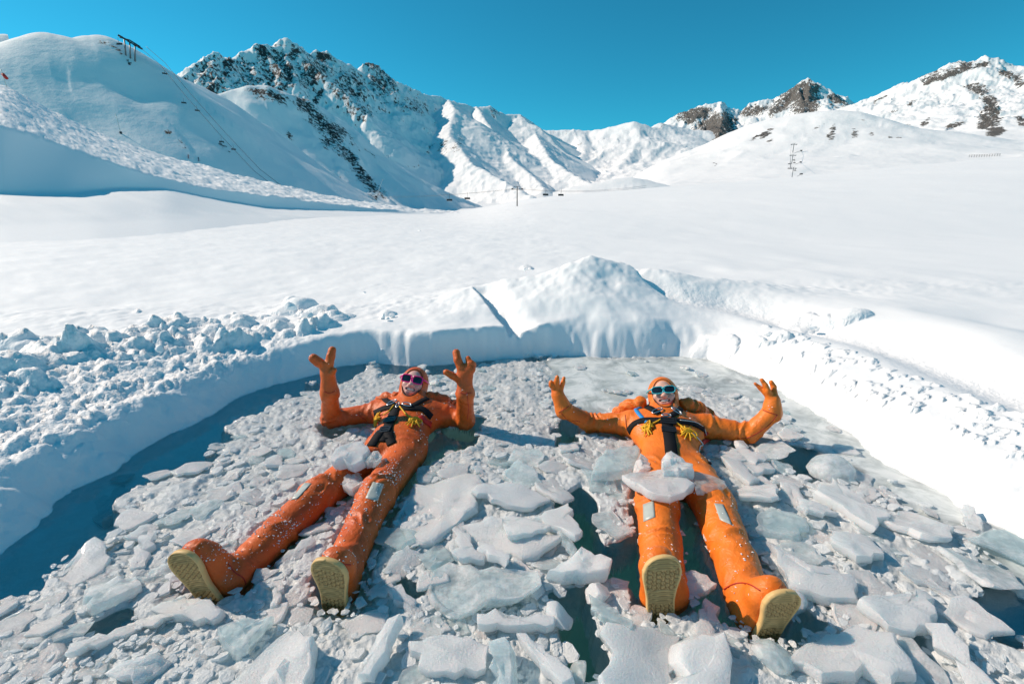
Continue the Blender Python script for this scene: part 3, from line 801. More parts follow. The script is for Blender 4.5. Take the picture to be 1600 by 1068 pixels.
M_SKIN_R = mat_skin("skin_warm", (0.72, 0.42, 0.33))
M_CRUMB = mat_simple("frost_crumbs", (0.84, 0.86, 0.87), .3, .5, var=.03)

def V3(p): return np.array([p.x, p.y, p.z])
BODIES = []        # (list of 2D capsules) so that the ice leaves room
def leg(F, hip, knee, ankle, rk):
    F.cap(hip, knee, rk[0], rk[1], .05, (.009, .085, [(.95, .14), (.08, .16)]))
    F.cap(knee, ankle, rk[1], rk[2], .04, (.007, .07, [(.05, .12), (.93, .12), (.5, .10)]))
def foot_axes(c, ldir, ndir, L=.285):
    l_ = Vector(ldir).normalized(); n_ = Vector(ndir); n_ = (n_ - l_ * n_.dot(l_)).normalized()
    return V3(Vector(c) - l_ * L / 2), V3(Vector(c) + l_ * L / 2), V3(l_), V3(n_), V3(l_.cross(n_))
def boot(F, fa, ankle):
    H, T, l_, n_, w_ = fa
    hc = H + l_ * .055 - n_ * .055; ball = T - l_ * .09 - n_ * .048; toe = T - l_ * .048 - n_ * .043
    F.cap(ankle, hc, .070, .052, .03, (.004, .05, [(.4, .3)]))
    for s_ in (-1, 1):
        F.cap(hc + w_ * .008 * s_, ball + w_ * .020 * s_, .043, .040, .02)
        F.cap(ball + w_ * .020 * s_, toe + w_ * .012 * s_, .040, .036, .02)
    F.cap(ankle - n_ * .0 + l_ * .025, ball - n_ * .012, .058, .040, .035, (.005, .06, [(.4, .4)]))
def sole(parent, fa, M, right):
    H, T, l_, n_, w_ = fa
    L = np.linalg.norm(T - H); nr, nc = 84, 30
    S, W = np.meshgrid(np.linspace(0, 1, nr), np.linspace(-1, 1, nc), indexing='ij')
    hw = np.interp(S, [0, .02, .06, .14, .28, .42, .56, .70, .80, .90, .96, .99, 1.0], [.004, .020, .034, .044, .045, .045, .051, .060, .062, .054, .039, .021, .004])
    side = .006 * np.sin(S * math.pi * 1.1) * (1 if right else -1)
    x = W * hw + side; y = S * L
    d_edge = (1 - np.abs(W)) * hw
    bars = .5 + .5 * np.sign(np.cos(2 * math.pi * (y + 1.6 * x * x) / .0085)) * np.minimum(1, np.abs(np.cos(2 * math.pi * (y + 1.6 * x * x) / .0085)) * 2)
    q = .0145
    hexa = (np.cos(2 * math.pi * x / q) + np.cos(2 * math.pi * (x * .5 + y * .866) / q) + np.cos(2 * math.pi * (-x * .5 + y * .866) / q)) / 3
    hexa = smooth(-.35, .1, hexa) - .8 * smooth(.55, .8, hexa)
    zone = ((S > .13) & (S < .36)) | ((S > .56) & (S < .82))
    tread = np.where(zone, hexa, bars) * .0075
    tread = np.where(d_edge < .006, .0075, tread)
    top = H + l_ * 0 + y[..., None] * l_ + x[..., None] * w_ + (.006 + tread)[..., None] * n_
    low = H + y[..., None] * l_ + (x * 1.03)[..., None] * w_ - .004 * n_
    V = np.concatenate([top.reshape(-1, 3), low.reshape(-1, 3)]); gf = grid_faces(nr, nc)
    off = nr * nc; F = [gf, gf[:, ::-1] + off]
    ring = [i * nc for i in range(nr)] + [(nr - 1) * nc + j for j in range(1, nc)] + [i * nc + nc - 1 for i in range(nr - 2, -1, -1)] + [j for j in range(nc - 2, 0, -1)]
    r_ = np.array(ring); r2 = np.roll(r_, -1)
    F.append(np.stack([r_, r_ + off, r2 + off, r2], 1))
    me = mesh_np("boot_sole", V, np.concatenate(F), M, True, {"groove_shade": np.concatenate([1 - smooth(0, .006, tread).ravel(), np.zeros(nr * nc)])})
    bmx = bmesh.new(); bmx.from_mesh(me); bmesh.ops.recalc_face_normals(bmx, faces=bmx.faces[:]); bmx.to_mesh(me); bmx.free()
    return link("boot_sole", me, parent)
def sunglasses(parent, c, ax, mat, square, yoff=.016):
    R, U, Fw = (Vector(a) for a in ax); c = Vector(c)
    root = bpy.data.objects.new("sunglasses", None); COL.objects.link(root); root.parent = parent
    def W(x, y, z): return c + R * x + U * y + Fw * z
    def outline(hw, hh, e, n_=28, drop=0):
        o = []
        for k in range(n_):
            t = 2 * math.pi * k / n_; cx, sx = math.cos(t), math.sin(t)
            o.append((math.copysign(abs(cx) ** (2 / e), cx) * hw, math.copysign(abs(sx) ** (2 / e), sx) * hh + drop * math.copysign(abs(cx) ** (2 / e), cx)))
        return o
    bm = bmesh.new()
    hw, hh, e = (.027, .0205, 4.0) if square else (.030, .0185, 3.0)
    fw = .0065 if square else .0055
    cxs = .0345
    for s_ in (-1, 1):
        inner = outline(hw, hh, e); outer = outline(hw + fw, hh + fw * .9, e)
        rings = []
        for z0, oo in ((.113, outer), (.119, outer), (.119, inner), (.113, inner)):
            rings.append([bm.verts.new(W(s_ * (cxs + px), yoff + py, z0 - .35 * max(0, px + .012) ** 1 * .55)) for px, py in oo])
        n_ = len(inner)
        for i in range(4):
            a, b = rings[i], rings[(i + 1) % 4]
            for k in range(n_): bm.faces.new((a[k], a[(k + 1) % n_], b[(k + 1) % n_], b[k]))
        # temples
        zt = .119 - .35 * .045 * .55
        tube(bm, [W(s_ * (cxs + hw + fw * .6), yoff + hh * .45, zt - .003), W(s_ * .0765, yoff + hh * .45, zt - .02), W(s_ * .088, yoff + hh * .3, .05), W(s_ * .096, yoff + .006, .0)], [.0045, .0055, .005, .004], 6)
    tube(bm, [W(-.0085, yoff + hh * .45, .117), W(0, yoff + hh * .62, .120), W(.0085, yoff + hh * .45, .117)], .0042, 6)
    bm_obj("frame", bm, mat, root, True)
    for s_ in (-1, 1):
        bm = bmesh.new(); ol = outline(hw + .001, hh + .001, e)
        ctr = bm.verts.new(W(s_ * cxs, yoff, .1175 - .35 * .012 * .55)); rg = []
        for f_ in (.5, 1.0):
            rg.append([bm.verts.new(W(s_ * (cxs + px * f_), yoff + py * f_, (.1175 if f_ < 1 else .1155) - .35 * max(0, px * f_ + .012) * .55)) for px, py in ol])
        n_ = len(ol)
        for k in range(n_):
            bm.faces.new((ctr, rg[0][k], rg[0][(k + 1) % n_])); bm.faces.new((rg[0][k], rg[1][k], rg[1][(k + 1) % n_], rg[0][(k + 1) % n_]))
        bm_obj("lens", bm, M_LENS, root, True)
    return root
def face(parent, c, ax, M, smile=1.0):
    c = np.asarray(c); R, U, Fw = ax
    def W(x, y, z): return c + R * x + U * y + Fw * z
    F = Field(c - .16, c + .16, .0032)
    F.ell(W(0, .0, .012), ax, (.071, .100, .084), .01)
    F.ell(W(0, -.045, .035), ax, (.052, .056, .055), .03)          # jaw
    F.ell(W(0, -.083, .066), ax, (.024, .018, .022), .025)         # chin
    for s_ in (-1, 1):
        F.ell(W(s_ * .037, -.018, .074), ax, (.024, .020, .018), .02)   # cheeks
        F.ell(W(s_ * .0125, -.020, .107), ax, (.008, .007, .010), .008)   # nostril wings
        F.ell(W(s_ * .030, .034, .082), ax, (.026, .009, .012), .015)   # brows
        F.ell(W(s_ * .032, .016, .092), ax, (.017, .011, .010), .012, 'sub')   # eye sockets
        F.ell(W(s_ * .031, .015, .080), ax, (.0125, .0125, .0125), .004)   # eyes
        F.ell(W(s_ * .074, .0, .0), ax, (.012, .030, .018), .01)   # ears, under the hood
        F.ell(W(s_ * .0055, -.029, .112), ax, (.0035, .003, .006), .003, 'sub')
    F.cap(W(0, .026, .092), W(0, -.016, .113), .0085, .0125, .012)   # nose
    F.ell(W(0, -.017, .114), ax, (.012, .010, .011), .01)
    F.ell(W(0, -.050, .080), ax, (.036, .024, .022), .02)          # mouth region
    F.cap(W(-.022, -.036, .094), W(.022, -.036, .094), .0055, .0055, .008)
    F.cap(W(-.018, -.0635, .094), W(.018, -.0635, .094), .0065, .0065, .008)
    for x_, y_, rx in ((0, -.0495, .020), (-.020, -.0455, .011), (.020, -.0455, .011)):
        F.ell(W(x_, y_, .103 - abs(x_) * .5), ax, (rx, .0095 - abs(x_) * .12, .016), .004, 'sub')
    V, Q = F.mesh(); V = relax(V, Q, 1, .4)
    lc = (V - c) @ ax.T
    dm = np.hypot(lc[:, 0] / .033, (lc[:, 1] + .049 - .10 * np.abs(lc[:, 0])) / .018)
    lip = np.clip(1.15 - np.abs(dm - .85) * 2.4, 0, 1) * (lc[:, 2] > .07)
    lip = np.maximum(lip, (dm < .8) * (lc[:, 2] > .05) * .9)
    cheek = .22 * np.exp(-((np.abs(lc[:, 0]) - .04) / .018) ** 2 - ((lc[:, 1] + .018) / .02) ** 2) + .2 * np.exp(-(lc[:, 0] / .013) ** 2 - ((lc[:, 1] + .018) / .014) ** 2)
    o = link("head", mesh_np("head", V, Q, M, True, {"lip": np.clip(lip * .6 + cheek * .8, 0, 1)}), parent)
    bm = bmesh.new()                                       # upper teeth: a curved row
    rows = []
    for i in range(13):
        x_ = -.021 + .042 * i / 12; z_ = .0995 - 13 * x_ * x_
        notch = .0006 if i % 2 else 0
        yb = -.0545 + abs(x_) * .24
        rows.append([bm.verts.new(Vector(W(x_, -.0415 + abs(x_) * .12, z_ - notch))), bm.verts.new(Vector(W(x_, yb, z_ - notch))), bm.verts.new(Vector(W(x_, yb, z_ - .006))), bm.verts.new(Vector(W(x_, -.0425, z_ - .006)))])
    for a, b in zip(rows, rows[1:]):
        for k in range(4): bm.faces.new((a[k], a[(k + 1) % 4], b[(k + 1) % 4], b[k]))
    bm.faces.new(rows[0]); bm.faces.new(rows[-1][::-1])
    bm_obj("teeth", bm, M_TEETH, o)
    return o
def person(cfg):
    j = {k: V3(P(*v)) for k, v in cfg['joints'].items()}
    fa = [foot_axes(P(*f['c']), f['l'], f['n'], f.get('L', .285)) for f in cfg['feet']]
    root = bpy.data.objects.new("person", None); COL.objects.link(root)
    tag(root, cfg['label'], "person", "bathers in orange suits")
    allp = np.array(list(j.values()) + [f[0] for f in fa] + [f[1] for f in fa] + [V3(P(*q)) for h in cfg['hands'] for fg in h['fingers'] for q in fg])
    F = Field(allp.min(0) - .17, allp.max(0) + .17, .0068)
    tors = j['neck'] - j['pelvis']; al = Vector(tors).normalized()
    sh = Vector(j['shr'] - j['shl']).normalized(); upv = sh.cross(al).normalized()
    if upv.z < 0: upv = -upv
    sh = al.cross(upv).normalized()
    ax = np.array([list(sh), list(al), list(upv)])
    F.ell(j['pelvis'], ax, (.170, .15, .105), .03)
    F.ell(j['waist'], ax, (.158, .17, .100), .05)
    F.ell(j['chest'], ax, (.205, .19, .115), .05)
    F.cap(j['shl'], j['shr'], .078, .078, .06)
    F.cap(j['chest'], j['neck'], .10, .085, .04)
    for s_, a in ((-1, 'l'), (1, 'r')):
        leg(F, j['hip' + a], j['knee' + a], j['ank' + a], cfg['leg_r'])
        r1, r2, r3 = cfg['arm_r']
        F.cap(j['sh' + a], j['elb' + a], r1, r2, .04, (.009, .06, [(.88, .22), (.1, .2)]))
        F.cap(j['elb' + a], j['wri' + a], r2, r3, .03, (.008, .05, [(.05, .22), (.95, .12)]))
    for f, a in zip(fa, 'lr'):
        boot(F, f, j['ank' + a])
    for h, a in zip(cfg['hands'], 'lr'):
        wr = j['wri' + a]; pl = V3(P(*h['palm']))
        dv = Vector(pl - wr).normalized(); ac = Vector(V3(P(*h['fingers'][1][0])) - V3(P(*h['fingers'][0][0]))); ac = (ac - dv * ac.dot(dv)).normalized(); nn = dv.cross(ac)
        pax = np.array([list(ac), list(dv), list(nn)])
        F.cap(wr, wr + (pl - wr) * .35, r3 * 1.06, .040, .02)
        F.ell(pl, pax, h.get('pr', (.048, .056, .030)), .03)
        F.cap(wr, pl, .042, .034, .03)
        for fg, fr in zip(h['fingers'], h['fr']):
            q = [V3(P(*x)) for x in fg]
            F.cap(pl, q[0], .022, fr[0], .014)
            for i in range(len(q) - 1):
                F.cap(q[i], q[i + 1], fr[min(i, len(fr) - 1)], fr[min(i + 1, len(fr) - 1)], .007)
    # hood
    hc = V3(P(*cfg['head'])); hax = frame_from(cfg['face_dir'], cfg['head_up'])
    def HW(x, y, z): return hc + hax[0] * x + hax[1] * y + hax[2] * z
    F.ell(HW(0, .004, -.012), hax, (.091, .113, .104), .02)
    F.ell(HW(0, -.055, .03), hax, (.070, .062, .070), .03)
    F.cap(HW(0, -.07, -.02), j['neck'], .080, .090, .04, (.004, .05, [(.6, .4)]))
    F.ell(HW(0, -.004, .105), hax, (.0615, .090, .080), .010, 'sub')
    V, Q = F.mesh(); V = relax(V, Q, 1, .45)
    # soft dents and pulls in the rubbery cloth
    dn = .004 * fbm(V[:, 0] * 13, V[:, 1] * 13, V[:, 2] * 13, 3, 31)
    nv = np.zeros_like(V); fn = np.cross(V[Q[:, 2]] - V[Q[:, 0]], V[Q[:, 3]] - V[Q[:, 1]])
    for i in range(4): np.add.at(nv, Q[:, i], fn)
    nv /= np.linalg.norm(nv, axis=1)[:, None] + 1e-12
    hd = np.linalg.norm(V - hc, axis=1)
    V = V + nv * (dn * smooth(.12, .2, hd))[:, None]
    keep = V[:, 2].min()
    me = mesh_np("body", V, Q, cfg['suit'], True)
    body = link("body", me, root)
    bvh = BVHTree.FromPolygons([Vector(v) for v in V], [list(map(int, q)) for q in Q])
    def hit(u, v, off=.003):
        loc, n_, i_, d_ = bvh.ray_cast(Vector((0, 0, CAM_H)), ray(u, v).normalized())
        if loc is None:
            loc, n_, i_, d_ = bvh.find_nearest(P(u, v, .08))
        if n_.z < -.3 or n_.dot(ray(u, v)) > 0: n_ = -n_
        return loc + n_ * off, n_
    def band(bm, px, wdt, th=.004, off=.002, n_=6):
        px2 = spline([(a, b, 0) for a, b in px], n_)
        hs = [hit(q.x, q.y, off) for q in px2]
        strap(bm, [h[0] for h in hs], [h[1] for h in hs], wdt, th)
    face(root, hc, hax, cfg['skin'])
    sunglasses(root, hc + hax[1] * .0, hax, cfg['glasses'], cfg['square'])
    # dark seam round the face opening, found on the hood itself
    bm = bmesh.new(); pts = []
    for k in range(40):
        t = 2 * math.pi * k / 40
        q = HW(.0630 * math.cos(t), -.004 + .092 * math.sin(t), .25)
        loc, n_, i_, d_ = bvh.ray_cast(Vector(q), Vector(-hax[2]))
        pts.append(loc + n_ * .001 if loc else Vector(HW(.063 * math.cos(t), -.004 + .092 * math.sin(t), .075)))
    tube(bm, pts, .0028, 5, True)
    bm_obj("hood_seam", bm, M_BLACKRIM, root)
    for mt, px in cfg['seams']:
        bm = bmesh.new(); q = spline([(a, b, 0) for a, b in px], 5)
        tube(bm, [hit(p.x, p.y, .0008)[0] for p in q], .0024, 5)
        bm_obj('seam', bm, mt, root)
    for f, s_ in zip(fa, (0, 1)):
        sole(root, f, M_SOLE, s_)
    for qd in cfg['patches']:
        n_ = 6; G = []
        for i in range(n_):
            for k in range(n_):
                a, b = i / (n_ - 1), k / (n_ - 1)
                p = [(qd[0][c] * (1 - b) + qd[1][c] * b) * (1 - a) + (qd[3][c] * (1 - b) + qd[2][c] * b) * a for c in (0, 1)]
                G.append(list(hit(p[0], p[1], .0018)[0]))
        me2 = mesh_np("knee_patch", np.array(G), grid_faces(n_, n_), M_PATCH, True)
        o2 = link("knee_patch", me2, root)
        sm = o2.modifiers.new("thickness", 'SOLIDIFY'); sm.thickness = .0015; sm.offset = 0
    # collar folds behind the shoulders
    if cfg['collar']:
        cps = [V3(P(*p)) for c in cfg['collar'] for p in c[0]]
        for pp, r_ in cfg['collar']:
            F2 = Field(np.min(cps, 0) - .1, np.max(cps, 0) + .1, .007)
            q = [V3(P(*p)) for p in pp]
            for a, b in zip(q, q[1:]): F2.cap(a, b, r_, r_, .015, (.009, .055, [(.5, .6)]))
            V2, Q2 = F2.mesh(); V2 = relax(V2, Q2, 1, .4)
            link("collar_fold", mesh_np("collar_fold", V2, Q2, cfg['suit'], True), root)
    hn = bpy.data.objects.new("harness", None); COL.objects.link(hn); hn.parent = root
    for nm, mt, wdt, pxs in cfg['straps']:
        bm = bmesh.new()
        for px in (pxs if isinstance(pxs[0][0], (list, tuple)) else [pxs]): band(bm, px, wdt)
        bm_obj(nm, bm, mt, hn)
    for (u, v, wx, wy, th) in cfg['buckles']:
        bm = bmesh.new(); c_, n_ = hit(u, v, .006)
        t_ = (al - n_ * al.dot(n_)).normalized(); s_ = t_.cross(n_)
        # ladder-lock: rectangular frame with a centre bar
        for bx, by, hx, hy in ((-wx, 0, .004, wy), (wx, 0, .004, wy), (0, -wy, wx, .004), (0, wy, wx, .004), (0, 0, wx, .0045)):
            mtx = Matrix((s_, t_, n_)).transposed().to_4x4(); mtx.translation = c_ + s_ * bx + t_ * by
            r_ = bmesh.ops.create_cube(bm, size=2)
            bmesh.ops.scale(bm, vec=(hx + .002, hy + .002, th), verts=r_['verts']); bmesh.ops.transform(bm, matrix=mtx, verts=r_['verts'])
        bm_obj("buckle", bm, M_PLASTIC, hn, False)
    for (u, v, ang, L, r0) in cfg['carabiners']:
        c_, n_ = hit(u, v, .010); bm = bmesh.new()
        t_ = (al - n_ * al.dot(n_)).normalized(); s_ = t_.cross(n_); ca, sa = math.cos(ang), math.sin(ang)
        d1 = s_ * ca + t_ * sa; d2 = t_ * ca - s_ * sa
        tube(bm, [c_ + d1 * math.cos(q) * L * (1 - .12 * math.sin(q)) + d2 * math.sin(q) * L * .45 for q in np.linspace(0, 2 * math.pi, 18)[:-1]], r0, 6, True)
        bm_obj("carabiner", bm, M_STEEL, hn)
    for (px, knot, r_) in cfg['ropes']:
        bm = bmesh.new()
        q = spline([(a, b, 0) for a, b in px], 5)
        tube(bm, [hit(p.x, p.y, .008)[0] for p in q], .0045, 6)
        c_, n_ = hit(knot[0], knot[1], .012)
        t_ = (al - n_ * al.dot(n_)).normalized(); s_ = t_.cross(n_); rr = random.Random(int(knot[0]))
        for k in range(9):     # loops of the gathered rope end
            an = rr.uniform(0, 6.28); d1 = s_ * math.cos(an) + t_ * math.sin(an); d2 = n_ * rr.uniform(.3, .7) + (t_ * math.cos(an) - s_ * math.sin(an)) * .6
            L = r_ * rr.uniform(.6, 1.1); off = s_ * rr.uniform(-.4, .4) * r_ + t_ * rr.uniform(-.4, .4) * r_
            tube(bm, [c_ + off + d1 * L * (math.cos(w_)) + d2 * L * .45 * math.sin(w_) for w_ in np.linspace(0, 2 * math.pi, 13)[:-1]], .0042, 6, True)
        for k in range(4):
            an = rr.uniform(-2.6, -.5); d1 = s_ * math.cos(an) + t_ * math.sin(an)
            tube(bm, spline([c_, c_ + d1 * r_ * .8 + n_ * .008, c_ + d1 * r_ * 1.7 - n_ * .004], 4), .004, 5)
        bm_obj("rope_bundle", bm, M_ROPE, root)
    for nm, mt, r_, px, endball in cfg['cords']:
        bm = bmesh.new(); q = spline([(a, b, 0) for a, b in px], 6)
        pp = [hit(p.x, p.y, .006)[0] for p in q]
        tube(bm, pp, r_, 6)
        o3 = bm_obj(nm, bm, mt, root)
        if endball:
            bm = bmesh.new(); bmesh.ops.create_icosphere(bm, subdivisions=2, radius=.011); bmesh.ops.scale(bm, vec=(.7, 1, .7), verts=bm.verts); bmesh.ops.translate(bm, vec=pp[-1], verts=bm.verts)
            bm_obj("toggle", bm, M_PLASTIC, o3)
    # ice crumbs clinging to the cloth
    bm = bmesh.new(); rr = np.random.default_rng(cfg['seed'])
    cen = V[Q].mean(1); nz = nv[Q].mean(1)[:, 2]; ok = (nz > .25) & (cen[:, 2] > .03)
    leg_side = cen[:, 1] < j['pelvis'][1] + .05
    dens = (.12 + smooth(-.1, .6, fbm(cen[:, 0] * 9, cen[:, 1] * 9, cen[:, 2] * 9, 3, 77))) * (leg_side * cfg['frost'][0] + (~leg_side) * cfg['frost'][1]) * ok * (hd[Q].mean(1) > .17) + 1e-9
    pick = rr.choice(len(Q), cfg['frost'][2], replace=False, p=dens / dens.sum())
    for i in pick:
        s_ = .0009 + .0028 * rr.random() ** 2.2
        m_ = Matrix.Translation(Vector(cen[i]) + Vector(nv[Q[i]].mean(0)) * s_ * .4) @ Matrix.Rotation(rr.uniform(0, 6), 4, Vector(rr.normal(size=3)).normalized()) @ Matrix.Diagonal((s_ * rr.uniform(.7, 2.2), s_, s_ * rr.uniform(.4, 1), 1))
        bmesh.ops.create_icosphere(bm, subdivisions=1, radius=1, matrix=m_)
    bm_obj("frost", bm, M_CRUMB, root, False, kind="stuff")
    caps = []
    for a in 'lr':
        caps += [(j['hip' + a], j['knee' + a], .085), (j['knee' + a], j['ank' + a], .075), (j['sh' + a], j['elb' + a], .055), (j['elb' + a], j['wri' + a], .045)]
    for f in fa: caps.append((f[0] - f[3] * .05, f[1] - f[3] * .05, .07))
    caps += [(j['pelvis'], j['chest'], .16), (j['chest'], j['neck'], .16), (hc, j['neck'], .11), (j['shl'], j['shr'], .08)]
    BODIES.extend((c[0], c[1], c[2], cfg['name']) for c in caps)
    if bpy.app.background and cfg.get('debug'):
        for a in 'lr':
            print('bones', cfg['name'], a, [round(float(np.linalg.norm(j[x + a] - j[y + a])), 3) for x, y in (('hip', 'knee'), ('knee', 'ank'), ('sh', 'elb'), ('elb', 'wri'))])
        print('torso', np.linalg.norm(j['neck'] - j['pelvis']), 'sh', np.linalg.norm(j['shl'] - j['shr']), 'tot', [f[0].round(2) for f in fa], hc.round(2))
    return root, hit
LEFT = dict(name='L', debug=1, seed=5, suit=M_SUIT_L, skin=M_SKIN_L, glasses=M_PINK, square=True,
    label="person in a frosty red-orange immersion suit and pink sunglasses floating on their back",
    joints=dict(pelvis=(618, 700, .03), waist=(628, 678, .055), chest=(640, 650, .075), neck=(646, 632, .115), shl=(592, 643, .065), shr=(693, 647, .065),
                hipl=(596, 706, .02), hipr=(640, 706, .02), kneel=(497, 775, .035), kneer=(588, 775, .05), ankl=(362, 905, .0), ankr=(533, 893, .02),
                elbl=(517, 653, .05), wril=(515, 613, .27), elbr=(727, 657, .05), wrir=(727, 615, .27)),
    leg_r=(.094, .080, .069), arm_r=(.062, .055, .048),
    feet=[dict(c=(312, 906, .075), l=(-.34, -.05, 1), n=(-.20, -.97, .06), L=.275), dict(c=(519, 917, .07), l=(.02, -.08, 1), n=(-.15, -1, .05), L=.262)],
    hands=[dict(palm=(512, 583, .39), fingers=[[(507, 572, .43), (498, 566, .46), (490, 560, .485)], [(514, 568, .45), (517, 556, .49), (519, 547, .52)], [(515, 588, .37), (519, 583, .40), (522, 578, .42)]],
                fr=[(.027, .028, .028), (.025, .024, .022), (.019, .018, .016)]),
           dict(palm=(726, 586, .38), fingers=[[(720, 573, .43), (715, 562, .47), (713, 551, .505)], [(731, 574, .43), (733, 566, .455), (731, 560, .475)], [(737, 577, .42), (739, 570, .44), (737, 567, .455)], [(716, 592, .36), (706, 586, .385), (697, 581, .405)]],
                fr=[(.026, .025, .023), (.021, .019, .017), (.021, .019, .017), (.021, .020, .018)])],
    head=(647, 600, .215), face_dir=(.07, -.86, .49), head_up=(.17, .6, .78),
    patches=[[(454, 781), (476, 754), (487, 755), (465, 779)], [(571, 778), (582.5, 752.6), (599.7, 756), (590, 782.7)]],
    collar=[([(588, 632, .10), (602, 623, .135), (620, 622, .15)], .042), ([(672, 622, .15), (692, 628, .12), (712, 638, .07)], .050)],
    straps=[("chest_strap", M_STRAP, .045, [(585, 646), (600, 638), (616, 636), (640, 638), (660, 639), (674, 652)]),
            ("shoulder_strap", M_STRAP, .035, [[(596, 620), (606, 627), (618, 634)], [(668, 622), (656, 628), (642, 636)]]),
            ("centre_strap", M_STRAP, .06, [(619, 636), (611, 655), (604, 672), (597, 690)]),
            ("strap_tail", M_STRAP, .05, [[(597, 672), (588, 684), (580, 697)], [(606, 670), (609, 684), (612, 694)]]),
            ("red_tag", M_RED, .04, [(657, 650), (664, 658), (673, 664)])],
    buckles=[(610, 657, .030, .018, .006), (602, 672, .026, .020, .006)],
    carabiners=[(613, 630, .5, .032, .004), (636, 633, -.3, .030, .004), (622, 634, 1.4, .02, .0035)],
    ropes=[([(616, 634), (608, 644), (600, 649)], (592, 653), .032), ([(625, 636), (634, 648), (640, 653)], (645, 659), .036)],
    seams=[(M_SEAM, [(730, 655), (732, 640), (731, 625), (729, 612)]), (M_SEAM, [(719, 613), (727, 615), (737, 613)]), (M_SEAM, [(506, 611), (515, 614), (523, 611)]), (M_SEAM, [(357, 880), (366, 893), (380, 902), (384, 912)]), (M_SEAM, [(517, 872), (533, 880), (548, 882)]), (M_SEAM, [(560, 648), (570, 655), (576, 662)])],
    cords=[], frost=(1.0, .10, 1300))
RIGHT = dict(name='R', debug=1, seed=9, suit=M_SUIT_R, skin=M_SKIN_R, glasses=M_TEAL, square=False,
    label="person in bright orange immersion suit and turquoise sunglasses with ice across the hips",
    joints=dict(pelvis=(1050, 738, .015), waist=(1046, 712, .045), chest=(1041, 676, .075), neck=(1037, 650, .125), shl=(985, 662, .07), shr=(1100, 666, .07),
                hipl=(1024, 742, .0), hipr=(1082, 742, .0), kneel=(1026, 790, .04), kneer=(1112, 785, .04), ankl=(1038, 925, .0), ankr=(1178, 950, .01),
                elbl=(921, 660, .05), wril=(882, 640, .15), elbr=(1172, 676, .06), wrir=(1206, 645, .19)),
    leg_r=(.102, .088, .077), arm_r=(.068, .056, .047),
    feet=[dict(c=(1034, 923, .085), l=(-.06, .02, 1), n=(.0, -1, .1), L=.285), dict(c=(1206, 964, .065), l=(.14, -.10, 1), n=(.16, -1, .05), L=.245)],
    hands=[dict(palm=(872, 618, .235), fingers=[[(866, 608, .27), (862, 602, .30), (861, 597, .32)], [(870, 605, .29), (870, 596, .325), (871, 589, .355)], [(877, 606, .28), (880, 597, .315), (881, 590, .34)]],
                pr=(.042, .050, .026), fr=[(.015, .014, .012), (.016, .015, .013), (.015, .013, .011)]),
           dict(palm=(1207, 626, .26), fingers=[[(1196, 614, .30), (1188, 606, .325), (1180, 599, .35)], [(1200, 611, .32), (1196, 602, .35), (1190, 593, .38)], [(1209, 612, .31), (1209, 604, .335), (1205, 597, .36)]],
                pr=(.042, .050, .026), fr=[(.015, .013, .010), (.016, .014, .011), (.017, .016, .013)])],
    head=(1036, 617, .205), face_dir=(-.27, -.82, .50), head_up=(.0, .65, .75),
    patches=[[(1005, 788), (1021.5, 782), (1023.7, 807.6), (1006, 815)], [(1116, 786), (1130, 788), (1144, 820.5), (1125, 812)]],
    collar=[([(966, 646, .08), (982, 635, .125), (1000, 630, .16)], .045), ([(1072, 634, .15), (1090, 640, .12), (1110, 656, .06)], .052)],
    straps=[("chest_strap", M_STRAP, .042, [(982, 674), (990, 663), (1005, 657), (1035, 657), (1052, 657), (1080, 661), (1100, 672)]),
            ("shoulder_strap", M_STRAP, .036, [[(1000, 633), (1016, 638), (1030, 647)], [(1066, 636), (1058, 644), (1046, 650)]]),
            ("centre_strap", M_STRAP, .062, [(1042, 655), (1044, 672), (1047, 690), (1049, 708), (1051, 722)]),
            ("blue_sling", M_BLUE, .022, [[(999, 629), (992, 633), (994, 641), (1001, 650), (1010, 660)]]),
            ("red_tag", M_RED, .03, [(1102, 676), (1106, 686), (1109, 694)])],
    buckles=[(1044, 658, .036, .016, .006), (1045, 672, .032, .016, .006)],
    carabiners=[(1027, 643, .6, .034, .004), (1056, 643, -.6, .032, .004), (1041, 650, 0, .024, .004)],
    ropes=[([(1036, 654), (1026, 660), (1016, 664)], (1012, 670), .036), ([(1050, 656), (1060, 664), (1068, 669)], (1073, 676), .038)],
    cords=[("white_cord", M_WHITECORD, .0035, [(1050, 655), (1064, 666), (1080, 676), (1094, 690), (1104, 704), (1113, 721)], True),
           ("thin_cord", M_WHITECORD, .0025, [(1062, 657), (1084, 660), (1098, 668), (1104, 682)], False)],
    seams=[(M_SEAM, [(1150, 683), (1166, 684), (1184, 676), (1203, 662), (1214, 648)]), (M_SEAM, [(1192, 640), (1202, 644), (1215, 648)]), (M_SEAM, [(877, 645), (886, 655), (897, 664), (909, 670)]), (M_SEAM, [(873, 644), (880, 640), (889, 634)]), (M_SEAM, [(1131, 920), (1150, 911), (1170, 912), (1188, 922)]), (M_SEAM, [(977, 648), (978, 660), (980, 672)])],
    frost=(1.0, .25, 260))
person(LEFT)
person(RIGHT)
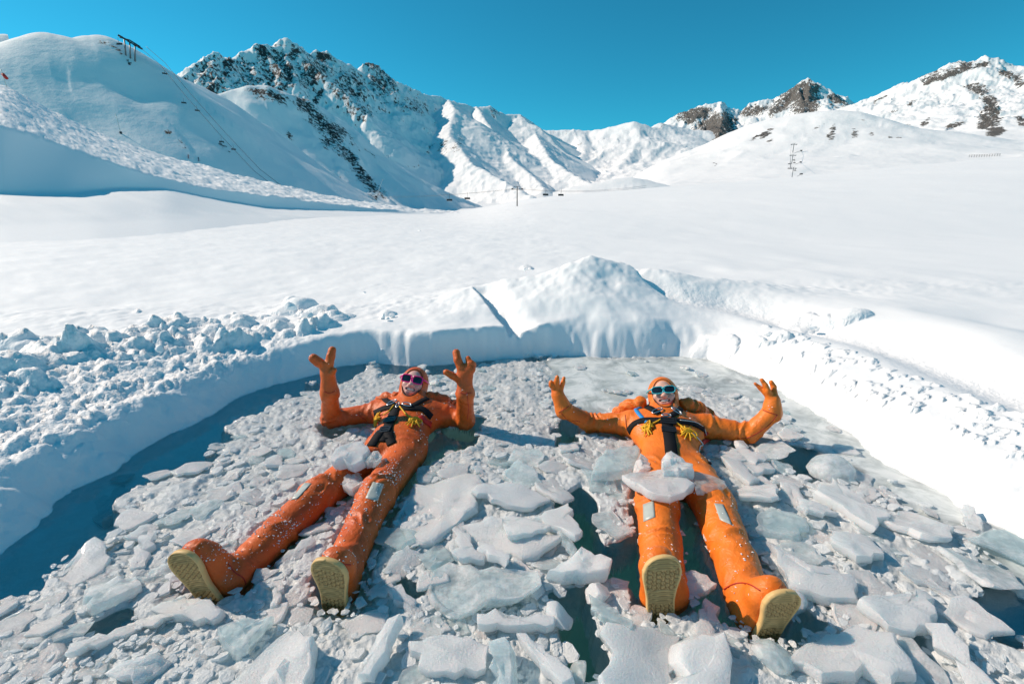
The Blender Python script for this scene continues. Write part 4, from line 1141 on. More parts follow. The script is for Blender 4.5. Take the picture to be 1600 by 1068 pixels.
# ================================================================== WATER AND ICE
def mat_water():
    m = bpy.data.materials.new("pool_water"); m.use_nodes = True
    n, l = m.node_tree.nodes, m.node_tree.links
    n.clear()
    out = n.new("ShaderNodeOutputMaterial")
    tr = n.new("ShaderNodeBsdfTransparent"); tr.inputs[0].default_value = (.93, .97, .97, 1)
    gl = n.new("ShaderNodeBsdfGlossy"); gl.inputs["Roughness"].default_value = .06
    fr = n.new("ShaderNodeFresnel"); fr.inputs[0].default_value = 1.33
    g = n.new("ShaderNodeNewGeometry").outputs["Position"]
    nz = noise_node(n, l, 9, 4, .55, g, .3)
    bp = n.new("ShaderNodeBump"); bp.inputs["Strength"].default_value = .25; bp.inputs["Distance"].default_value = .012
    l.new(nz.outputs[0], bp.inputs["Height"]); l.new(bp.outputs[0], gl.inputs["Normal"]); l.new(bp.outputs[0], fr.inputs["Normal"])
    mx = n.new("ShaderNodeMixShader"); l.new(fr.outputs[0], mx.inputs[0]); l.new(tr.outputs[0], mx.inputs[1]); l.new(gl.outputs[0], mx.inputs[2])
    l.new(mx.outputs[0], out.inputs["Surface"])
    va = n.new("ShaderNodeVolumeAbsorption"); va.inputs["Color"].default_value = (.26, .83, .74, 1); va.inputs["Density"].default_value = .60
    l.new(va.outputs[0], out.inputs["Volume"])
    return m
bm = bmesh.new()
wl = [bm.verts.new((x, y, 0.0)) for x, y in [(-3.2, .2), (3.2, .2), (3.2, 4.6), (-3.2, 4.6)]]
bm.faces.new(wl)
ex_ = bmesh.ops.extrude_face_region(bm, geom=bm.faces[:])
bmesh.ops.translate(bm, vec=(0, 0, -1.35), verts=[v for v in ex_['geom'] if isinstance(v, bmesh.types.BMVert)])
bm_obj("water", bm, mat_water(), smooth_shade=False, kind="structure")

def mat_ice(name, clear, white, rough_lo, rough_hi, frost=.5, obj_random=True, grain=150, sss=.0, clearness=.55):
    m, n, l, b = newmat(name)
    g = n.new("ShaderNodeNewGeometry").outputs["Position"]
    f1 = noise_node(n, l, 9, 5, .62, g, .4); f2 = noise_node(n, l, grain, 3, .65, g); f3 = noise_node(n, l, 38, 5, .65, g)
    s = n.new("ShaderNodeMath"); s.operation = 'MULTIPLY_ADD'; l.new(f1.outputs[0], s.inputs[0]); s.inputs[1].default_value = 1.1; s.inputs[2].default_value = frost - 0.55
    last = s.outputs[0]
    if obj_random:
        oi = n.new("ShaderNodeObjectInfo")
        s2 = n.new("ShaderNodeMath"); s2.operation = 'MULTIPLY_ADD'; l.new(oi.outputs["Random"], s2.inputs[0]); s2.inputs[1].default_value = 1.05; l.new(last, s2.inputs[2])
        s3 = n.new("ShaderNodeMath"); s3.operation = 'SUBTRACT'; l.new(s2.outputs[0], s3.inputs[0]); s3.inputs[1].default_value = .50
        last = s3.outputs[0]
    s4 = n.new("ShaderNodeMath"); s4.operation = 'MULTIPLY_ADD'; l.new(f3.outputs[0], s4.inputs[0]); s4.inputs[1].default_value = .5; l.new(last, s4.inputs[2])
    fac = ramp(n, l, s4.outputs[0], [(.42, clear), (.78, white)])
    l.new(fac.outputs[0], b.inputs["Base Color"])
    rr = ramp(n, l, f3.outputs[0], [(.35, (rough_lo,) * 3), (.65, (rough_hi,) * 3)])
    l.new(rr.outputs[0], b.inputs["Roughness"])
    b.inputs["IOR"].default_value = 1.31
    b.inputs["Specular IOR Level"].default_value = .6
    b.inputs["Coat Weight"].default_value = .8; b.inputs["Coat Roughness"].default_value = .05; b.inputs["Coat IOR"].default_value = 1.33
    if sss:
        b.inputs["Subsurface Weight"].default_value = sss; b.inputs["Subsurface Radius"].default_value = (.6, .9, 1.0); b.inputs["Subsurface Scale"].default_value = .045
    fq = n.new('ShaderNodeMath'); fq.operation = 'MULTIPLY'; fm = ramp(n, l, s4.outputs[0], [(.45, (.25,) * 3), (.75, (1,) * 3)]); l.new(fm.outputs[0], fq.inputs[0]); l.new(f2.outputs[0], fq.inputs[1])
    bump_chain(n, l, b, [(f3.outputs[0], .22, .007), (fq.outputs[0], .85, .006)])
    fs = noise_node(n, l, 330, 2, .5, g); bs = n.new('ShaderNodeBump'); bs.inputs['Strength'].default_value = 1.0; bs.inputs['Distance'].default_value = .006; l.new(fs.outputs[0], bs.inputs['Height']); l.new(bs.outputs[0], b.inputs['Coat Normal'])
    pt = n.new('ShaderNodeNewGeometry'); pr_ = ramp(n, l, pt.outputs['Pointiness'], [(.50, (0, 0, 0)), (.60, (1, 1, 1))]); l.new(mixrgb(n, l, pr_.outputs[0], fac.outputs[0], (.95, .96, .965)), b.inputs['Base Color'])
    out = n["Material Output"]
    tl = n.new("ShaderNodeBsdfTranslucent"); tl.inputs[0].default_value = (.80, .90, .93, 1)
    m1 = n.new("ShaderNodeMixShader"); m1.inputs[0].default_value = .30; l.new(b.outputs[0], m1.inputs[1]); l.new(tl.outputs[0], m1.inputs[2])
    tp = n.new("ShaderNodeBsdfTransparent"); tp.inputs[0].default_value = (.86, .95, .96, 1)
    tf = ramp(n, l, s4.outputs[0], [(.35, (clearness,) * 3), (.72, (0.03,) * 3)])
    m2 = n.new("ShaderNodeMixShader"); l.new(tf.outputs[0], m2.inputs[0]); l.new(m1.outputs[0], m2.inputs[1]); l.new(tp.outputs[0], m2.inputs[2])
    l.new(m2.outputs[0], out.inputs["Surface"])
    return m
M_ICE = mat_ice("ice", (.66, .745, .775), (.95, .96, .965), .05, .22, .60, clearness=.60, sss=.65)
M_SLUSH = mat_ice("slush", (.66, .71, .73), (.90, .915, .92), .10, .30, .58, False, 110, clearness=.16)
M_CHIP = mat_ice("ice_chips", (.68, .74, .765), (.92, .935, .94), .06, .26, .62, False, 160, clearness=.2)
def mat_film():
    m, n, l, b = newmat("thin_ice")
    out = n["Material Output"]
    g = n.new("ShaderNodeNewGeometry").outputs["Position"]
    f1 = noise_node(n, l, 4.5, 6, .66, g, .8); f2 = noise_node(n, l, 90, 3, .6, g)
    b.inputs["Base Color"].default_value = (.60, .66, .66, 1)
    b.inputs["Roughness"].default_value = .28
    c = ramp(n, l, f1.outputs[0], [(.3, (.60, .68, .67)), (.7, (.86, .88, .87))]); l.new(c.outputs[0], b.inputs["Base Color"])
    bump_chain(n, l, b, [(f1.outputs[0], .3, .02), (f2.outputs[0], .5, .004)])
    at = n.new("ShaderNodeAttribute"); at.attribute_name = "cover"
    s = n.new("ShaderNodeMath"); s.operation = 'MULTIPLY_ADD'; l.new(f1.outputs[0], s.inputs[0]); s.inputs[1].default_value = 1.6; s.inputs[2].default_value = -.95
    s2 = n.new("ShaderNodeMath"); s2.operation = 'ADD'; l.new(s.outputs[0], s2.inputs[0]); l.new(at.outputs["Fac"], s2.inputs[1])
    cl = n.new("ShaderNodeClamp"); l.new(s2.outputs[0], cl.inputs[0]); cl.inputs[2].default_value = .93
    tr = n.new("ShaderNodeBsdfTransparent"); mx = n.new("ShaderNodeMixShader")
    l.new(cl.outputs[0], mx.inputs[0]); l.new(tr.outputs[0], mx.inputs[1]); l.new(b.outputs[0], mx.inputs[2]); l.new(mx.outputs[0], out.inputs["Surface"])
    return m

def poly_sd(u, v, poly):
    """signed distance in the polygon's own units, negative inside"""
    best = np.full(u.shape, 1e9); ins = np.zeros(u.shape, bool); n_ = len(poly)
    for i in range(n_):
        p, q = poly[i], poly[(i + 1) % n_]
        ex, ey = q[0] - p[0], q[1] - p[1]
        t = np.clip(((u - p[0]) * ex + (v - p[1]) * ey) / (ex * ex + ey * ey + 1e-9), 0, 1)
        best = np.minimum(best, np.hypot(u - p[0] - ex * t, v - p[1] - ey * t))
        ins ^= ((p[1] > v) != (q[1] > v)) & (u < (q[0] - p[0]) * (v - p[1]) / (q[1] - p[1] + 1e-12) + p[0])
    return np.where(ins, -best, best)
CHANNEL = [(-400, 1150), (0, 962), (67, 912), (94, 886), (157, 848), (165, 828), (199, 820), (202, 798), (225, 776), (262, 750), (319, 728), (322, 705), (370, 665), (415, 636), (450, 620), (490, 603), (530, 592), (580, 578), (640, 577),
           (720, 572), (800, 566), (900, 560), (1000, 558), (1000, 545), (500, 545), (300, 600), (0, 780), (-400, 900)]
GAPS = [[(1193, 690), (1240, 694), (1300, 722), (1345, 742), (1318, 758), (1270, 757), (1235, 742), (1205, 722)],
        [(664, 690), (690, 672), (750, 672), (742, 700), (692, 713), (662, 740), (640, 770), (625, 800), (635, 740)],
        [(1060, 800), (1082, 800), (1120, 870), (1165, 950), (1120, 985), (1085, 960), (1072, 900)],
        [(1142, 800), (1165, 830), (1205, 880), (1225, 915), (1200, 915), (1175, 880)],
        [(870, 790), (905, 765), (925, 790), (945, 850), (1000, 830), (1000, 900), (960, 905), (905, 870)],
        [(850, 925), (920, 905), (935, 960), (960, 1068), (900, 1068), (868, 985)],
        [(1240, 955), (1262, 948), (1300, 975), (1250, 1015), (1220, 1000)], [(875, 650), (900, 655), (905, 690), (870, 700)], [(700, 640), (760, 655), (740, 668), (690, 662)],
        [(600, 885), (650, 905), (690, 935), (640, 930)], [(130, 985), (200, 955), (230, 975), (150, 1010)], [(1500, 945), (1545, 915), (1600, 905), (1700, 910), (1700, 1030), (1610, 1035), (1550, 1010)], [(1415, 990), (1440, 1000), (1475, 1062), (1450, 1068)]]
FILM = [(862, 556), (960, 560), (1125, 556), (1240, 612), (1330, 676), (1500, 790), (1650, 870), (1700, 960), (1610, 905), (1500, 830), (1380, 765), (1340, 742), (1260, 700), (1225, 660), (1180, 610), (1080, 600), (990, 628), (905, 640), (868, 600)]
def cover_at(x, y):
    u, v = proj(np.stack([x, y, 0 * x], 1))
    wob = fbm(x * 5, y * 5, None, 4, 401)
    sc_ = np.clip((v - 540) / 300, .42, 1.2)
    open_ = smooth(6, -10, (poly_sd(u, v, CHANNEL) / sc_ + 52 * wob))
    for g_ in GAPS:
        open_ = np.maximum(open_, smooth(4, -8, poly_sd(u, v, g_) / sc_ + 14 * wob))
    film = smooth(38, -30, poly_sd(u, v, FILM) / sc_ + 60 * wob)
    return open_, film, u, v
az = np.radians(np.arange(-58, 58.01, .145)); rr_ = [.52]
while rr_[-1] < 4.9: rr_.append(rr_[-1] * 1.0042)
A_, R_ = np.meshgrid(az, np.array(rr_))
X_ = (R_ * np.sin(A_)).ravel(); Y_ = (R_ * np.cos(A_)).ravel()
pd = pool_dist(X_, Y_)
op_, fi_, U_, V_ = cover_at(X_, Y_)
lum = np.abs(fbm(X_ * 9, Y_ * 9, None, 4, 411)); gr = np.abs(fbm(X_ * 30, Y_ * 30, None, 3, 421)); big = fbm(X_ * 3.2, Y_ * 3.2, None, 3, 431)
Z_ = .004 + .016 * big + .030 * lum + .012 * gr
Z_ = np.where(True, Z_ * (1 - fi_ * .9) - fi_ * .03, 0)
Z_ = Z_ - .16 * op_ - .06 * smooth(.0, .12, pd) * 0
for a, b, r_, nm in BODIES:     # sink a little where the swimmers lie
    ab = b[:2] - a[:2]; t = np.clip(((X_ - a[0]) * ab[0] + (Y_ - a[1]) * ab[1]) / (ab @ ab + 1e-9), 0, 1)
    d_ = np.hypot(X_ - a[0] - ab[0] * t, Y_ - a[1] - ab[1] * t)
    Z_ -= .05 * smooth(r_ + .05, r_ - .01, d_) * (1 - op_)
gf = grid_faces(*A_.shape)
keep = (pd[gf].min(1) < .03) & (Z_[gf].max(1) > -.10)
gf = gf[keep]; used = np.unique(gf); rem = np.full(len(X_), -1); rem[used] = np.arange(len(used))
link("slush", mesh_np("slush", np.stack([X_, Y_, Z_], 1)[used], rem[gf], M_SLUSH, True), kind="stuff")
# thin skin of new ice at the back right and along the right edge
st = 2
A2, R2 = A_[::st, ::st], R_[::st, ::st]
X2 = (R2 * np.sin(A2)).ravel(); Y2 = (R2 * np.cos(A2)).ravel()
pd2 = pool_dist(X2, Y2); op2, fi2, u2, v2 = cover_at(X2, Y2)
gapd = np.min([poly_sd(u2, v2, g_) for g_ in GAPS[:1]], 0)
cov2 = np.where(fi2 > .01, .55 + .45 * fi2, .0) * smooth(-4, 14, gapd)
gf = grid_faces(*A2.shape); keep = (pd2[gf].min(1) < .02) & (fi2[gf].max(1) > .02)
gf = gf[keep]; used = np.unique(gf); rem = np.full(len(X2), -1); rem[used] = np.arange(len(used))
Z2 = .004 + .010 * np.abs(fbm(X2 * 7, Y2 * 7, None, 4, 441)) * fi2
link("thin_ice", mesh_np("thin_ice", np.stack([X2, Y2, Z2], 1)[used], rem[gf], mat_film(), True, {"cover": cov2[used]}), kind="stuff")

# ---- ice pieces
def outline_jag(poly, seed, step, jag):
    rr = np.random.default_rng(seed); out = []
    n_ = len(poly); per = sum(math.dist(poly[i], poly[(i + 1) % n_]) for i in range(n_))
    for i in range(n_):
        p, q = np.array(poly[i]), np.array(poly[(i + 1) % n_]); L = np.linalg.norm(q - p)
        m = max(2, int(round(L / step))); d = (q - p) / (L + 1e-9); nrm = np.array([-d[1], d[0]])
        for k in range(m):
            t = k / m
            o = rr.normal() * jag * L * .5 * math.sin(math.pi * t) + rr.normal() * jag * .35 * step
            out.append(p * (1 - t) + q * t + nrm * o)
    return np.array(out)
def slab_mesh(name, ol, th, relief, seed, zfun=None, mat=None, lean=.25):
    """ice slab from an outline: rounded rims, uneven top, undercut broken sides"""
    n_ = len(ol); c = ol.mean(0); rr = np.random.default_rng(seed)
    size = np.sqrt(((ol - c) ** 2).sum(1)).mean()
    sk = rr.normal(size=2) * lean * th
    verts = [];
    rings = [(.34, 1.0), (.68, 1.0), (.91, 1.0), (.972, .985), (1.0, .84), (.975 + .03 * rr.random(), .36), (.93, 0.0), (.5, -.02)]
    off = rr.uniform(0, 50)
    for f, zf in rings:
        for i in range(n_):
            p = c + (ol[i] - c) * f + (sk * (1 - zf) if zf < .9 else 0)
            z = zf * th
            if zf >= .9: z += relief * float(fbm(np.array([p[0] / size * 1.4 + off]), np.array([p[1] / size * 1.4]), None, 3, seed)[0]) * (1 if f < .95 else .5)
            elif f > .9: p = p + rr.normal(size=2) * size * .012
            verts.append((p[0], p[1], z))
    verts = np.array(verts); m = len(rings)
    ct = np.array([[c[0], c[1], th + relief * .2]]); cb = np.array([[c[0] + sk[0], c[1] + sk[1], -.02 * th]])
    V = np.concatenate([verts, ct, cb])
    F = []
    for r_ in range(m - 1):
        for i in range(n_):
            j = (i + 1) % n_
            F.append((r_ * n_ + i, (r_ + 1) * n_ + i, (r_ + 1) * n_ + j, r_ * n_ + j))
    T = [(len(verts), i, (i + 1) % n_) for i in range(n_)] + [(len(verts) + 1, (m - 1) * n_ + (i + 1) % n_, (m - 1) * n_ + i) for i in range(n_)]
    if zfun is not None: V[:, 2] += zfun(V[:, 0], V[:, 1])
    me = bpy.data.meshes.new(name); me.from_pydata(V.tolist(), [], F + T); me.update()
    bmx = bmesh.new(); bmx.from_mesh(me); bmesh.ops.recalc_face_normals(bmx, faces=bmx.faces[:]); bmx.to_mesh(me); bmx.free()
    me.polygons.foreach_set("use_smooth", [True] * len(me.polygons))
    me.set_sharp_from_angle(angle=math.radians(30))
    if mat: me.materials.append(mat)
    return me
HERO = [
 # outline px, height of the underside above water, thickness, relief, label
 ([(972, 737), (1000, 731), (1040, 729), (1072, 733), (1086, 755), (1072, 768), (1048, 776), (1020, 770), (990, 752)], .128, .040, .020, "largest pinkish ice slab lying across the thighs of the turquoise-sunglasses bather"),
 ([(1073, 733), (1103, 736), (1133, 745), (1135, 752), (1112, 760), (1086, 764), (1084, 755)], .125, .030, .010, "pointed ice wing sticking out right from the big slab on the right bather's thighs"),
 ([(1033, 716), (1047, 705), (1061, 711), (1082, 724), (1085, 733), (1060, 735), (1038, 734)], .150, .050, .030, "frosty ice block on the belly of the turquoise-sunglasses bather, behind the big slab"),
 ([(925, 737), (931, 718), (947, 702), (972, 697), (996, 696), (1001, 706), (993, 730), (960, 736)], .050, .045, .016, "large white ice plate leaning on the right bather's hip, left side"),
 ([(993, 724), (1001, 706), (1015, 715), (1017, 731), (1000, 733)], .075, .050, .020, "small orange-tinged ice block wedged at the right bather's waist"),
 ([(515, 718), (524, 703), (545, 692), (567, 689), (577, 698), (566, 712), (548, 720)], .135, .045, .020, "white ice block lying on the hip of the pink-sunglasses bather"),
 ([(568, 713), (575, 704), (590, 702), (597, 711), (585, 719)], .130, .035, .020, "small grey ice lump on the pink-sunglasses bather's lap under the strap ends"),
 ([(534, 742), (548, 728), (562, 738), (566, 752), (552, 766), (540, 760)], .045, .050, .03, "upright ice shard between the thighs of the pink-sunglasses bather"),
 ([(644, 753), (690, 746), (749, 742), (757, 756), (738, 774), (742, 793), (714, 816), (687, 836), (658, 846), (629, 822)], .012, .040, .030, "broad grainy ice floe right of the left bather's frosty knee"),
 ([(738, 766), (756, 756), (790, 753), (816, 754), (862, 774), (836, 788), (792, 785)], .040, .036, .008, "smooth white ice plate lying on the right rim of the broad grainy floe"),
 ([(834, 803), (860, 789), (888, 776), (899, 811), (911, 832), (899, 841), (864, 822)], .050, .036, .006, "smooth triangular ice wedge midway between the two bathers' knees"),
 ([(782, 801), (797, 796), (861, 824), (830, 834), (792, 836)], .050, .032, .006, "smooth four-sided ice plate just left of the triangular wedge"),
 ([(691, 834), (713, 818), (785, 814), (800, 832), (882, 842), (837, 864), (760, 858)], .018, .034, .012, "long flat ice slab beneath the triangular wedge and its neighbour"),
 ([(871, 829), (883, 825), (902, 853), (893, 863)], .050, .030, .004, "short ice bar pointing down from the tip of the triangular wedge"),
 ([(746, 850), (756, 843), (797, 865), (792, 877)], .045, .030, .004, "narrow ice bar lying below the long flat slab"),
 ([(704, 859), (723, 851), (761, 862), (756, 870), (716, 870)], .035, .028, .006, "thin pale ice sliver left of the narrow bar, below the long slab"),
 ([(676, 884), (700, 872), (734, 876), (790, 884), (843, 894), (848, 915), (792, 941), (723, 959), (690, 945), (672, 915)], .012, .046, .040, "biggest rough frosted floe, between the left bather's right boot and the dark gap"),
 ([(856, 884), (885, 872), (909, 854), (930, 868), (957, 876), (952, 892), (909, 892), (880, 890)], .040, .046, .02, "star-shaped white ice piece left of the right bather's shin"),
 ([(744, 955), (800, 957), (866, 960), (866, 973), (800, 974), (746, 971)], .035, .036, .006, "long straight ice bar lying level below the biggest rough floe"),
 ([(806, 983), (822, 983), (862, 1022), (895, 1057), (878, 1067), (842, 1032)], .045, .036, .006, "long slanting ice bar at the bottom, above the dark gap"),
 ([(762, 1004), (790, 998), (801, 1040), (806, 1100), (764, 1100)], .030, .060, .010, "thick upright ice block cut by the picture's bottom edge left of the slanting bar"),
 ([(638, 1001), (672, 992), (706, 988), (763, 1006), (761, 1038), (712, 1048), (665, 1044)], .020, .045, .016, "pale wedge-fronted ice plate below the left bather's right boot"),
 ([(920, 924), (950, 940), (989, 966), (985, 979), (955, 968), (923, 950)], .045, .036, .005, "dagger-like ice wedge pointing at the right bather's left boot sole"),
 ([(945, 976), (1000, 972), (1062, 980), (1058, 1100), (942, 1100)], .010, .055, .012, "wide ice slab cut off at the bottom below the right bather's left boot sole"),
 ([(1064, 1006), (1096, 992), (1132, 990), (1146, 1030), (1142, 1100), (1066, 1100)], .025, .060, .016, "tall pale ice slab below the gap between the right bather's boots"),
 ([(1064, 893), (1087, 890), (1121, 908), (1096, 920), (1070, 927)], .000, .040, .014, "grey ice chunk floating between the right bather's shins"),
 ([(556, 1046), (580, 1008), (606, 966), (626, 960), (604, 1002), (577, 1046)], .040, .040, .006, "long ice bar slanting up to the left bather's right boot"),
 ([(1229, 1023), (1262, 1000), (1337, 970), (1397, 988), (1432, 1052), (1337, 1050)], .018, .050, .018, "large cracked ice plate at bottom right, beyond the right bather's right boot"),
 ([(1340, 942), (1392, 926), (1450, 914), (1468, 957), (1431, 986), (1388, 976)], .030, .046, .024, "blocky frosted plate behind the large cracked plate at bottom right"),
 ([(1202, 850), (1228, 862), (1262, 880), (1337, 898), (1342, 931), (1285, 926), (1232, 910)], .024, .046, .018, "broad white floe beside the right bather's right shin"),
 ([(1300, 825), (1360, 830), (1383, 864), (1337, 872), (1300, 847)], .030, .044, .014, "five-sided white plate behind the broad floe by the right shin"),
 ([(1246, 771), (1275, 780), (1312, 800), (1259, 798)], .040, .030, .004, "thin triangular plate right of the right bather's reflective knee patch"),
 ([(1270, 765), (1300, 741), (1330, 763), (1394, 801), (1368, 824), (1330, 800), (1300, 782)], .028, .046, .018, "long tilted floe at the edge of the green gap on the right"),
 ([(1116, 706), (1157, 697), (1198, 710), (1197, 718), (1150, 716)], .030, .028, .008, "flat grey floe just under the right bather's bent right elbow"),
 ([(1126, 711), (1146, 710), (1188, 745), (1172, 753), (1145, 735)], .024, .034, .006, "slanting ice slab beside the right bather's waist, below the grey floe"),
 ([(1152, 718), (1200, 717), (1213, 731), (1178, 736)], .020, .028, .010, "small flat floe at the near edge of the dark water by the right elbow"),
 ([(131, 917), (168, 905), (211, 894), (222, 910), (180, 932), (142, 947)], .018, .040, .018, "white floe at far left beside the teal channel, left of the left boot"),
 ([(82, 900), (115, 868), (150, 842), (166, 850), (161, 887), (112, 907)], .012, .034, .020, "pointed grainy floe jutting into the teal channel at left"),
 ([(232, 945), (285, 925), (320, 938), (350, 955), (330, 967), (270, 960)], .020, .040, .020, "white floe directly under the toe-out boot of the left bather"),
 ([(341, 978), (380, 966), (428, 958), (402, 985), (375, 1012), (349, 1000)], .022, .046, .022, "triangular frosted block between the left bather's two boots"),
 ([(161, 1053), (205, 1030), (244, 1018), (260, 1026), (236, 1048), (206, 1064)], .018, .040, .018, "long white floe in the bottom left corner"),
 ([(349, 1062), (395, 1022), (450, 985), (492, 1000), (486, 1040), (468, 1100), (360, 1100)], .018, .050, .022, "large pale plate at the bottom edge below the triangular frosted block"),
]
taken = []
for i, (px, z0, th, rel, lab) in enumerate(HERO):
    pw = np.array([[*P(u, v, z0 + th * .8).xy] for u, v in px]); c = pw.mean(0)
    size = np.sqrt(((pw - c) ** 2).sum(1)).mean()
    rr = np.random.default_rng(900 + i)
    ol = outline_jag((pw - c).tolist(), 700 + i, size * .30, .16)
    tx, ty = rr.normal(size=2) * .10
    me = slab_mesh("ice_floe", ol, th, rel, 300 + i, lambda x, y: tx * x + ty * y, M_ICE)
    o = link("ice_floe", me, None, None, lab, "ice floe", "broken ice pieces floating in the pool", (c[0], c[1], z0 - .012))
    taken.append((c[0], c[1], size * .9))
SUNK = [([(1495, 940), (1560, 905), (1640, 890), (1720, 930), (1700, 1010), (1600, 1030), (1540, 1005)], -.075, .05, "submerged turquoise ice ledge under the water at the right edge, bottom corner"),
        ([(1230, 705), (1265, 700), (1300, 722), (1290, 745), (1250, 742)], -.20, .05, "submerged green ice slab under the dark gap by the right bather's left elbow"),
        ([(130, 800), (185, 770), (225, 765), (205, 800), (160, 830)], -.10, .04, "sunken pale ice piece in the teal channel at the left"),
        ([(60, 850), (110, 830), (130, 850), (90, 880)], -.16, .04, "sunken ice piece low in the channel near the left picture edge")]
for i, (px, z0, th, lab) in enumerate(SUNK):
    pw = np.array([[*P(u, v, z0).xy] for u, v in px]); c = pw.mean(0); size = np.sqrt(((pw - c) ** 2).sum(1)).mean()
    link("ice_floe", slab_mesh("ice_floe", outline_jag((pw - c).tolist(), 800 + i, size * .3, .16), th, .03, 330 + i, None, M_SLUSH), None, None, lab, "ice floe", "broken ice pieces floating in the pool", (c[0], c[1], z0))
# shared shapes for the rest
PLATES, BARS, LUMPS = [], [], []
for i in range(14):
    rr = np.random.default_rng(40 + i); k = rr.integers(4, 8); a0 = np.sort(rr.uniform(0, 2 * math.pi, k) * .35 + np.arange(k) * 2 * math.pi / k * .65 + np.arange(k) * .02)
    a0 = np.arange(k) * 2 * math.pi / k + rr.uniform(-.35, .35, k); r0 = rr.uniform(.7, 1.25, k)
    PLATES.append(slab_mesh("ice_plate", outline_jag([(math.cos(a) * r, math.sin(a) * r * rr.uniform(.75, 1)) for a, r in zip(a0, r0)], i, .36, .17), rr.uniform(.16, .30), rr.uniform(.05, .16), 50 + i, None, M_ICE, .5))
for i in range(5):
    rr = np.random.default_rng(80 + i); w_ = rr.uniform(.22, .36)
    BARS.append(slab_mesh("ice_bar", outline_jag([(-1.2, -w_), (1.15, -w_ * rr.uniform(.6, 1)), (1.2, w_ * rr.uniform(.5, 1)), (-1.1, w_)], 60 + i, .3, .12), rr.uniform(.24, .36), .05, 90 + i, None, M_ICE, .3))
for i in range(9):
    rr = np.random.default_rng(120 + i); bm = bmesh.new(); bmesh.ops.create_icosphere(bm, subdivisions=3, radius=1)
    co = np.array([v.co for v in bm.verts])
    pl = [(rr.normal(size=3), rr.uniform(.42, .75)) for _ in range(8)]
    for nn, dd in pl:
        nn = nn / np.linalg.norm(nn); s_ = co @ nn; co = co - np.clip(s_ - dd, 0, None)[:, None] * nn
    co *= (1 + .13 * fbm(co[:, 0] * 2.2 + i * 9, co[:, 1] * 2.2, co[:, 2] * 2.2, 4, i))[:, None]; co *= np.array([rr.uniform(.85, 1.2), rr.uniform(.7, 1), rr.uniform(.34, .5)])
    for v, c in zip(bm.verts, co): v.co = c
    me = bpy.data.meshes.new("ice_lump"); bm.to_mesh(me); bm.free(); me.polygons.foreach_set("use_smooth", [True] * len(me.polygons)); me.set_sharp_from_angle(angle=math.radians(24)); me.materials.append(M_ICE)
    LUMPS.append(me)
def body_gap(x, y):
    g_ = 9.0; who = ''
    for a, b, r_, nm in BODIES:
        if min(a[2], b[2]) > .14: continue
        ab = b[:2] - a[:2]; t = np.clip(((x - a[0]) * ab[0] + (y - a[1]) * ab[1]) / (ab @ ab + 1e-9), 0, 1)
        d_ = math.hypot(x - a[0] - ab[0] * t, y - a[1] - ab[1] * t) - r_
        g_ = min(g_, d_)
    return g_
rr = random.Random(77)
N_IND = 0; chips = []
cand = []
for i in range(5200):
    v = 556 + (1085 - 556) * rr.random() ** .8; u = rr.uniform(-40, 1640)
    p = P(u, v, .0)
    back = smooth(640, 760, np.array(v)).item()
    rpx = (rr.uniform(6, 12) * (1 - back) + (rr.uniform(9, 40) if rr.random() < .45 else rr.uniform(8, 18)) * back)
    if u < 560 and v > 640: rpx = rpx * .62
    cand.append((rpx * math.hypot(p.x, p.y) * 1.05 / FOC, u, v, p.x, p.y))
cx_ = np.array([c[3] for c in cand]); cy_ = np.array([c[4] for c in cand])
cpd = pool_dist(cx_, cy_); cop, cfi, _, _ = cover_at(cx_, cy_)
cand = [c + (cpd[i], cop[i], cfi[i]) for i, c in enumerate(cand)]
cand.sort(key=lambda c: -c[0])
placed = list(taken); singles = []
for (r_, u, v, x, y, pdv, opv, fiv) in cand:
    if pdv > -r_ * .8 - .01: continue
    if opv > .35 and rr.random() > .05: continue
    if fiv > .5 and rr.random() > .16: continue
    if body_gap(x, y) < r_ * .62: continue
    if any((x - a) ** 2 + (y - b) ** 2 < (.74 * (r_ + q)) ** 2 for a, b, q in placed): continue
    placed.append((x, y, r_)); singles.append((r_, u, v, x, y, opv, fiv))
    if len(singles) >= 1500: break
IND = singles[:256]
LM = []
for cfg_, who in ((LEFT, "pink-sunglasses bather"), (RIGHT, "turquoise-sunglasses bather")):
    for key, nm_ in (("head", "head"), ("elbl", "right elbow"), ("elbr", "left elbow"), ("pelvis", "hips"), ("kneel", "right knee"), ("kneer", "left knee")):
        q_ = P(*(cfg_['head'] if key == "head" else cfg_['joints'][key])); LM.append((q_.x, q_.y, f"{who}'s {nm_}"))
    for f_, nm_ in zip(cfg_['feet'], ("right boot", "left boot")):
        q_ = P(*f_['c']); LM.append((q_.x, q_.y, f"{who}'s {nm_}"))
SECT = ["right of", "behind and right of", "behind", "behind and left of", "left of", "in front and left of", "in front of", "in front and right of"]
ORD = ["closest", "second", "third", "fourth", "fifth", "sixth", "seventh", "eighth", "ninth", "tenth", "eleventh", "twelfth", "thirteenth", "fourteenth", "fifteenth"]
BUCK = {}
